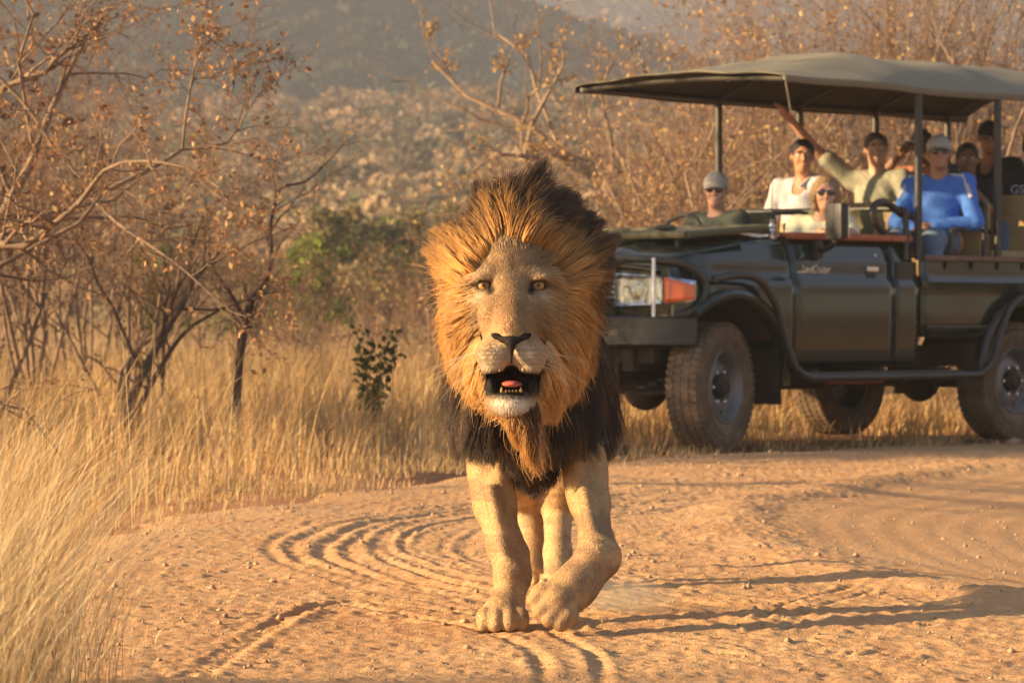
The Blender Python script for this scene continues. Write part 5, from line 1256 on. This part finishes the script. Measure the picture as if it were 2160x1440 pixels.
for i, (u, Y, h, sp, n) in enumerate([(1510, 29.5, 2.7, 1.1, 9), (1620, 32, 3.4, 1.2, 10), (1760, 33, 3.9, 1.2, 10), (1890, 33, 4.5, 1.3, 9), (2010, 33.5, 3.8, 1.3, 10), (2140, 34, 4.4, 1.3, 10), (1400, 27.5, 2.1, .9, 9), (1580, 36, 3.5, 1.3, 9), (1700, 30.5, 2.7, 1.1, 9), (1240, 30, 2.0, 1.1, 9), (2110, 31, 3.2, 1.2, 10)]):
    make_tree(RL[i], shrub_limbs(u, Y, h, sp, n, 60 + i, .032), 80 + i, lev=((7, .45, .85), (5, .5, .85), (4, .55, .8)), leaf=(1500, .05), leafcol=((.38, .25, .11), (.44, .30, .14), (.31, .18, .09), (.36, .22, .11)), barkcol=(.25, .175, .125), name='dry_bush', cat='bush', group='dry bushes behind the truck')
# bushes up the road to the left, out of the picture, that throw the shade lying on the front of the truck
for i, (X, Y, h) in enumerate([(-4.1, 20.1, 2.9), (-5.6, 20.9, 3.3), (-4.6, 21.6, 3.2), (-5.6, 22.4, 3.5)]):
    make_tree(['dense roadside bush nearest the front of the truck', 'broad roadside bush behind the nearest one', 'roadside bush furthest along the grass edge', 'tallest roadside bush at the back of the row'][i], shrub_limbs(1080 + X / Y * F, Y, h, 1.0, 9, 100 + i, .035), 120 + i, lev=((7, .45, .85), (5, .5, .85), (3, .55, .8)), leaf=(3200, .085), barkcol=GB, name='dry_bush', cat='bush', group='roadside bushes left of the road')
# green trees further back
def green_tree(label, u, v_top, v_bot, Y, wpx, cols, seed, n=3200):
    r = np.random.default_rng(seed); g = float(ground_h(np.array([(u - 1080) / F * Y]), np.array([Y]))[0]); top = at(u, v_top, Y); w = wpx / F * Y / 2; h = top[2] - g
    base = np.array([top[0], Y, g - .05]); root = empty('green_tree', tuple(base)); tag(root, label, 'tree', 'green trees at the foot of the hill')
    lim = [([base, base + [r.normal(0, w * .15), 0, h * .3], base + [r.normal(0, w * .5), r.normal(0, w * .4), h * .62]], h * .025, h * .008) for _ in range(5)]
    PL = np.stack([resample(p, 8) for p, a, b in lim]); RD = np.stack([np.linspace(a, b, 8) for p, a, b in lim]); V0, Q0 = tubes(PL, RD, 6); l1 = sprout(PL, RD, 5, .5, .8, r); V1, Q1 = tubes(*l1, 4)
    Vt = np.vstack([V0, V1]) - base; mesh_obj('trunk', Vt, np.vstack([Q0, Q1 + len(V0)]), bark, root, col=np.tile([.12, .08, .05], (len(Vt), 1)))
    nc = 26; cc_ = np.stack([r.normal(0, .5, nc) * w, r.normal(0, .5, nc) * w, h * r.uniform(.30, .92, nc)], 1); rr = w * r.uniform(.22, .42, nc); k = r.integers(0, nc, n)
    d = r.normal(0, 1, (n, 3)); d /= np.linalg.norm(d, axis=1, keepdims=True); C_ = cc_[k] + d * (rr[k] * r.uniform(.5, 1, n) ** .5)[:, None] + base
    v, q = leaf_quads(C_, h * .055, r, 0); lc = np.array(cols)[k % len(cols)] * r.uniform(.65, 1.35, (n, 1)); mesh_obj('crown', v - base, q, leafm, root, col=np.repeat(lc, 4, 0))
GR = [(.15, .21, .03), (.11, .165, .025), (.20, .24, .04)]; OL = [(.22, .185, .075), (.27, .21, .09), (.19, .165, .07)]
green_tree('bright green rounded tree at the foot of the hill', 672, 478, 600, 62, 110, GR, 1); green_tree('olive tree standing behind the bright green one', 690, 412, 600, 74, 130, OL, 2)
green_tree('olive-green tree between the bright green one and the mane', 790, 448, 600, 78, 150, OL, 3); green_tree('dull green tree just left of the mane', 880, 425, 600, 82, 150, [(.12, .12, .035), (.16, .14, .05)], 4)
green_tree('yellowish-green low tree behind the forked trunk', 520, 510, 640, 66, 190, OL, 5); green_tree('small green tree half hidden in the left thicket', 350, 500, 620, 64, 120, GR, 6)
# small leafy sapling by the road
r = np.random.default_rng(9); Yp = 23.0; pb = at(790, 905, Yp); pb[2] = float(ground_h(np.array([pb[0]]), np.array([Yp]))[0])
sap = empty('sapling', tuple(pb)); tag(sap, 'small dark green leafy sapling standing in the dry grass', 'sapling')
PL = np.stack([resample([pb, pb + [r.normal(0, .03), 0, .3], pb + [dx, r.normal(0, .05), hh]], 8) for dx, hh in ((-.12, .78), (-.05, .70), (.03, .62), (.10, .74), (.13, .60), (-.09, .55))]); V, Q = tubes(PL, np.tile(np.linspace(.006, .002, 8), (6, 1)), 5)
mesh_obj('trunk', V - pb, Q, bark, sap, col=np.tile([.16, .13, .06], (len(V), 1)))
i = r.integers(0, 6, 420); kk = r.integers(3, 8, 420); v, q = leaf_quads(PL[i, kk] + r.normal(0, .022, (420, 3)), .055, r); mesh_obj('crown', v - pb, q, leafm, sap, col=np.repeat(np.array([(.035, .055, .02), (.06, .08, .025), (.10, .10, .03)])[r.integers(0, 3, 420)], 4, 0))
# stump in the grass
st = MB(); pts_ = at(682, 905, 21.3); zz0 = float(ground_h(np.array([pts_[0]]), np.array([21.3]))[0])
st.lathe([(.075, -.05), (.07, .03), (.058, .10), (.05, .15), (.038, .18), (.0, .17)], 14, 'z', (0, 0, 0)); st.V = [(x * (1 + .25 * math.sin(3 * math.atan2(y, x) + z * 9)), y * (1 + .2 * math.cos(2 * math.atan2(y, x))), z) for x, y, z in st.V]
so = st.build('stump', mat('stump_wood', (.14, .07, .04), rough=.95, bump=.6, bscale=40, var=.3), None); so.location = (pts_[0], 21.3, zz0); tag(so, 'short dark weathered stump standing at the grass edge', 'stump')

# ---------------------------------------------------------------- grass
grassm = mat('dry_grass', (.5, .34, .13), rough=.6, attr='col', var=.08, scale=3, transl=.35, spec=.25)
def on_road(X, Y): d, s, sd = poly_dist(X, Y, EDGE); return np.where(sd < 0, d, -d)
def grass(name, label, X, Y, h, wid, cols, r, lean=(.25, 0), droop=.35, z=None):
    n = len(X); z = (ground_h(X, Y) if z is None else z) - .01; K_ = 5
    t = np.linspace(0, 1, K_)[None, :, None]; a = r.uniform(0, 6.28, n); ld = np.stack([np.cos(a) * .42 + lean[0], np.sin(a) * .42 + lean[1]], 1) * r.uniform(.3, 1.2, (n, 1))
    P = np.zeros((n, K_, 3)); P[:, :, 0] = X[:, None]; P[:, :, 1] = Y[:, None]; P[:, :, 2] = z[:, None]
    P[:, :, :2] += ld[:, None] * (h[:, None, None] * t ** 1.8); P[:, :, 2:] += h[:, None, None] * (t - droop * np.linalg.norm(ld, axis=1)[:, None, None] * t ** 3)
    b = r.uniform(-.9, .9, n); W = np.stack([np.cos(b), np.sin(b), 0 * b], 1)[:, None] * (wid[:, None, None] * np.array([1, .9, .75, .5, .08])[None, :, None])
    V = np.stack([P - W, P + W], 2); I = np.arange(n * K_ * 2).reshape(n, K_, 2)
    Q = np.stack([I[:, :-1, 0], I[:, :-1, 1], I[:, 1:, 1], I[:, 1:, 0]], -1).reshape(-1, 4)
    c = np.array(cols)[r.integers(0, len(cols), n)] * r.uniform(.7, 1.3, (n, 1)) * (.65 + .7 * fbm(X * 2.2, Y * 1.6, 3, 99))[:, None]; c = np.repeat(c, K_ * 2, 0)
    o = mesh_obj(name, V.reshape(-1, 3), Q, grassm, col=np.clip(c, 0, 1), smooth=True); tag(o, label, 'grass', kind='stuff'); return o
GC = [(.56, .385, .18), (.49, .325, .145), (.63, .465, .25), (.44, .265, .115), (.58, .40, .18), (.40, .21, .08)]
r = np.random.default_rng(31)
def scatter(n, f, x0, x1, y0, y1, tuft=0.0):
    X = r.uniform(x0, x1, n); Y = r.uniform(y0, y1, n); k = r.random(n) < f(X, Y); return X[k], Y[k]
# field beyond the road edge (clustered in tufts)
def tufts(nt, per, x0, x1, y0, y1, dens, rad=.09):
    X = r.uniform(x0, x1, nt); Y = y0 + (y1 - y0) * r.random(nt) ** 1.2; k = r.random(nt) < dens(X, Y); X, Y = X[k], Y[k]
    hh = r.uniform(.45, 1.35, len(X)); return np.repeat(X, per) + r.normal(0, rad, len(X) * per), np.repeat(Y, per) + r.normal(0, rad, len(X) * per), np.repeat(hh, per) * r.uniform(.55, 1.15, len(X) * per)
def fd(X, Y):
    e = -on_road(X, Y); vis = (np.abs(X) < .16 * Y + 1.3); return vis * sstep(-.12, .30, e) * (0.35 + 0.65 * sstep(.35, .6, fbm(X * .9, Y * .6, 3, 91)))
X, Y, hh = tufts(7600, 21, -5.6, 5.4, 9.5, 31, fd, .065)
e = -on_road(X, Y); h = hh * (.07 + .37 * sstep(.15, 2.2, e)) * (.8 + .4 * vnoise(X * .8, Y * .8, 95)); k = e > -.14
# keep the ground under the truck mostly clear
ux = (X - VO[0]) * fv[0] + (Y - VO[1]) * fv[1]; uy = (X - VO[0]) * lv[0] + (Y - VO[1]) * lv[1]; und = (np.abs(uy) < 1.0) & (ux < .6) & (ux > -4.9); h = np.where(und, np.minimum(h, .22), h); k &= ~(und & (np.random.default_rng(2).random(len(X)) < .55))
grass('tall_grass', 'tall dry golden grass along the road edge', X[k], Y[k], h[k], np.full(k.sum(), .0021) * (Y[k] / 15), GC, r, lean=(.20, -.02), droop=.45)
# thick stand at the left, close to the camera
n = 8500; Y = 5.0 + 2.9 * r.random(n); X = -.144 * Y - .58 + .74 * r.beta(1.3, 2.3, n) * (Y / 6.5); k = X > -2.2
X, Y = X[k], Y[k]; h = r.uniform(.35, .80, len(X)) * (1 - .5 * sstep(-.95, -.62, X * 6.5 / Y))
grass('near_grass', 'fine pale stalks of tall grass close beside the road', X, Y, h, r.uniform(.0006, .0012, len(X)), [(.64, .48, .26), (.57, .40, .19), (.72, .59, .37), (.44, .28, .12), (.34, .20, .08)], r, lean=(.14, 0), droop=.25)
# long loose stalks with seed heads
n = 260; X = r.uniform(-2.2, -.85, n); Y = r.uniform(8, 17, n); k = on_road(X, Y) < .25; X, Y = X[k], Y[k]
grass('loose_stalks', 'long single grass stalks bending over the verge', X, Y, r.uniform(.55, .95, len(X)), np.full(len(X), .0016), GC, r, lean=(.35, 0), droop=.3)
# flattened straw on the shoulder
n = 16000; X = r.uniform(-1.9, 3.6, n); Y = r.uniform(7.6, 24, n); io = on_road(X, Y); k = (io > -.35) & (io < .75) & (r.random(n) < np.exp(-np.maximum(io, 0) / .25) * sstep(.38, .6, fbm(X * 2, Y * .8, 3, 97))); X, Y = X[k], Y[k]
grass('straw', 'flattened dry straw lying on the road shoulder', X, Y, r.uniform(.03, .11, len(X)), np.full(len(X), .0013), GC, r, lean=(.6, 0), droop=.85, z=np.where(on_road(X, Y) > 0, road_z(X, Y) + .008, ground_h(X, Y) + .012))
# distant grass between the bushes
n = 42000; Y = 30 + 62 * r.random(n) ** 1.3; X = r.uniform(-1, 1, n) * (.16 * Y + .6); grass('distant_grass', 'dry grass between the bushes and the hill', X, Y, r.uniform(.3, .75, n), .006 * Y / 40, [(.40, .27, .13), (.46, .31, .15), (.34, .21, .10)], r)

# ---------------------------------------------------------------- bush-covered hills
def bushland(name, label, X, Y, size, cols, nq, r, qs=1.0):
    n = len(X); z = hill_h(X, Y) + .012 * np.clip((Y - 60), 0, 40); m = n * nq
    d = r.normal(0, 1, (m, 3)); d /= np.linalg.norm(d, axis=1, keepdims=True); s = np.repeat(size, nq)
    C_ = np.stack([np.repeat(X, nq), np.repeat(Y, nq), np.repeat(z, nq)], 1) + d * (s * r.uniform(.4, 1, m) ** .5)[:, None] * np.array([.62, .62, .40]) + np.stack([0 * s, 0 * s, s * .45], 1)
    u = r.normal(0, 1, (m, 3)); u /= np.linalg.norm(u, axis=1, keepdims=True); v = np.cross(u, r.normal(0, 1, (m, 3))); v /= np.linalg.norm(v, axis=1, keepdims=True); q = (s * r.uniform(.045, .11, m) * qs)[:, None]
    V = np.stack([C_ - u * q - v * q, C_ + u * q - v * q * .6, C_ + u * q * .8 + v * q, C_ - u * q * .7 + v * q], 1).reshape(-1, 3)
    c = np.repeat(np.array(cols)[r.integers(0, len(cols), n)] * r.uniform(.7, 1.3, (n, 1)), nq, 0) * r.uniform(.75, 1.25, (m, 1))
    o = mesh_obj(name, V, np.arange(4 * m).reshape(m, 4), leafm, col=np.repeat(np.clip(c, 0, 1), 4, 0), smooth=False); tag(o, label, 'bush', kind='stuff')
HC = [(.33, .23, .13), (.40, .275, .155), (.25, .185, .105), (.17, .16, .085), (.37, .24, .14), (.44, .305, .17), (.22, .19, .105)]
n = 3600; Y = 84 + 370 * r.random(n) ** .85; X = r.uniform(-1, 1, n) * (.17 * Y + 4); bushland('hillside_bush', 'dry bushes covering the lower hillside', X, Y, r.uniform(1.3, 3.3, n) * (.75 + Y / 900), HC, 90, r)
n = 3600; Y = 480 + 420 * r.random(n); X = r.uniform(-1, 1, n) * (.17 * Y + 4); bushland('ridge_bush', 'bush on the shaded ridge, its shade deepened by dark leaf colours', X, Y, r.uniform(3.5, 7, n), [(.07, .075, .045), (.09, .085, .05), (.11, .09, .055)], 30, r, 1.6)  # ridge shade is painted into these darker bush colours
n = 2600; Y = 1080 + 1000 * r.random(n); X = r.uniform(-1, 1, n) * (.17 * Y + 4); bushland('far_bush', 'scattered bush on the furthest hill', X, Y, r.uniform(6, 13, n), HC[:5], 20, r, 1.8)

# ---------------------------------------------------------------- stones
r = np.random.default_rng(77); stonem = mat('stone', (.36, .22, .13), rough=.9, var=.3, scale=20, bump=.4, bscale=80)
def stone_mesh(seed):
    rr = np.random.default_rng(seed); bm = bmesh.new(); bmesh.ops.create_icosphere(bm, subdivisions=1, radius=1.0)
    for v in bm.verts: v.co = Vector((v.co.x * (1 + rr.normal(0, .16)), v.co.y * (.8 + rr.normal(0, .14)), v.co.z * (.62 + rr.normal(0, .12))))
    me = bpy.data.meshes.new('stone'); bm.to_mesh(me); bm.free(); me.materials.append(stonem); return me
SM = [stone_mesh(i) for i in range(6)]
big = [(575, 1240, 11), (590, 1302, 6), (828, 1412, 8), (1187, 1330, 8), (1075, 1290, 5), (700, 1275, 5), (1625, 950, 12), (1305, 965, 10), (1450, 972, 9), (1370, 968, 8), (1560, 1005, 9), (1640, 955, 10), (2140, 935, 18), (1190, 1190, 5), (1365, 1190, 8), (1500, 1270, 5), (1600, 1165, 7), (1620, 1088, 8), (1935, 1330, 11), (1445, 1375, 8), (1570, 1390, 8), (1690, 1415, 8), (1295, 1378, 7), (1350, 1180, 6), (1560, 1410, 6), (560, 1400, 8), (790, 1270, 5), (640, 1180, 5), (930, 1120, 5), (1180, 1108, 5), (1880, 1300, 6), (1240, 1420, 8), (2080, 1250, 7), (1990, 1110, 6), (1410, 1040, 7), (1760, 1060, 6)]
for i, (u, v, s) in enumerate(big):
    Y = 6150.0 / (v - 675.0); X = (u - 1080) / F * Y; o = bpy.data.objects.new('stone', SM[i % 6]); C.objects.link(o); sc = s / F * Y * r.uniform(.8, 1.1)
    o.location = (X, Y, float(surf_z(X, Y)[0]) + sc * .25); o.scale = (sc, sc, sc * r.uniform(.8, 1.2)); o.rotation_euler = (r.uniform(-.3, .3), r.uniform(-.3, .3), r.uniform(0, 6.28)); tag(o, 'small loose stone lying on the dirt road', 'stone', 'loose stones on the road')
def gravel(name, label, X, Y, s):
    n = len(X); base = np.array([(1, 0, 0), (-1, 0, 0), (0, 1, 0), (0, -1, 0), (0, 0, 1), (0, 0, -.6)], float); V = base[None] * (s[:, None, None] * r.uniform(.6, 1.2, (n, 6, 1))) + np.stack([X, Y, surf_z(X, Y) + s * .25], 1)[:, None]
    T = np.array([(0, 2, 4), (2, 1, 4), (1, 3, 4), (3, 0, 4), (2, 0, 5), (1, 2, 5), (3, 1, 5), (0, 3, 5)]); Q = (T[None] + (np.arange(n) * 6)[:, None, None]).reshape(-1, 3)
    o = mesh_obj(name, V.reshape(-1, 3), Q, stonem, smooth=True); tag(o, label, 'gravel', kind='stuff')
n = 12000; X = r.uniform(-1.9, 3.2, n); Y = 7.6 + 15 * r.random(n); io = on_road(X, Y); k = (io > 0) & (r.random(n) < .30 + .7 * np.exp(-io / .5)); X, Y = X[k], Y[k]
gravel('gravel', 'loose gravel scattered over the dirt road', X, Y, r.uniform(.002, .0065, len(X)) * (1 + 1.3 * (r.random(len(X)) > .92)))

for i, (X, Y, h) in enumerate([(11.5, 19.0, 3.6), (12.5, 22.5, 4.2), (12.0, 26.0, 3.9), (13.5, 29.5, 4.5), (10.5, 15.5, 3.4), (14.5, 24.2, 4.8), (13.0, 17.2, 4.4)]):
    make_tree(['round bush on the far side of the bend', 'spreading bush facing the truck across the bend', 'leafy bush across the bend behind the spreading one', 'tall bush at the end of the bend', 'low bush where the bend begins', 'tallest bush inside the bend', 'dense bush beside the low one on the bend'][i], shrub_limbs(1080 + X / Y * F, Y, h, 1.5, 9, 140 + i, .035), 150 + i, lev=((7, .45, .85), (5, .5, .85), (3, .55, .8)), leaf=(4200, .10), barkcol=GB, name='dry_bush', cat='bush', group='bushes across the bend')
# ---------------------------------------------------------------- dust kicked up by the paw, and the hazy air
def volume_mat(name, color, dens, puff=False):
    m = bpy.data.materials.new(name); m.use_nodes = True; nt = m.node_tree; nt.nodes.remove(nt.nodes['Principled BSDF'])
    v = node(nt, 'ShaderNodeVolumePrincipled'); v.inputs['Color'].default_value = (*color, 1); v.inputs['Density'].default_value = dens; v.inputs['Anisotropy'].default_value = 0.3
    nt.links.new(v.outputs['Volume'], nt.nodes['Material Output'].inputs['Volume'])
    if puff:
        tc = node(nt, 'ShaderNodeTexCoord'); ln_ = node(nt, 'ShaderNodeVectorMath', operation='LENGTH'); nt.links.new(tc.outputs['Object'], ln_.inputs[0])
        mr = node(nt, 'ShaderNodeMapRange'); mr.inputs['From Min'].default_value = 1.0; mr.inputs['From Max'].default_value = 0.1; nt.links.new(ln_.outputs['Value'], mr.inputs['Value'])
        nz = node(nt, 'ShaderNodeTexNoise', Scale=2.2, Detail=4.0); nt.links.new(tc.outputs['Object'], nz.inputs['Vector'])
        mu = node(nt, 'ShaderNodeMath', operation='MULTIPLY'); nt.links.new(mr.outputs['Result'], mu.inputs[0]); nt.links.new(nz.outputs['Fac'], mu.inputs[1])
        m2 = node(nt, 'ShaderNodeMath', operation='MULTIPLY'); nt.links.new(mu.outputs['Value'], m2.inputs[0]); m2.inputs[1].default_value = dens; nt.links.new(m2.outputs['Value'], v.inputs['Density'])
    return m
dp = MB().ball((0, 0, 0), 1.0, 20, 12).build('dust_puff', volume_mat('dust', (1, .86, .68), 13.0, True)); dp.location = (.31, 9.75, .055); dp.scale = (.16, .16, .07); tag(dp, 'small puff of dust behind the lifted paw', 'dust', kind='stuff')
hz = MB().box((0, 1310, 190), (3900, 2690, 384)).build('haze', volume_mat('haze', (.95, .95, .97), 0.00075), smooth=False); tag(hz, 'thin warm haze hanging over the valley', 'haze', kind='stuff')
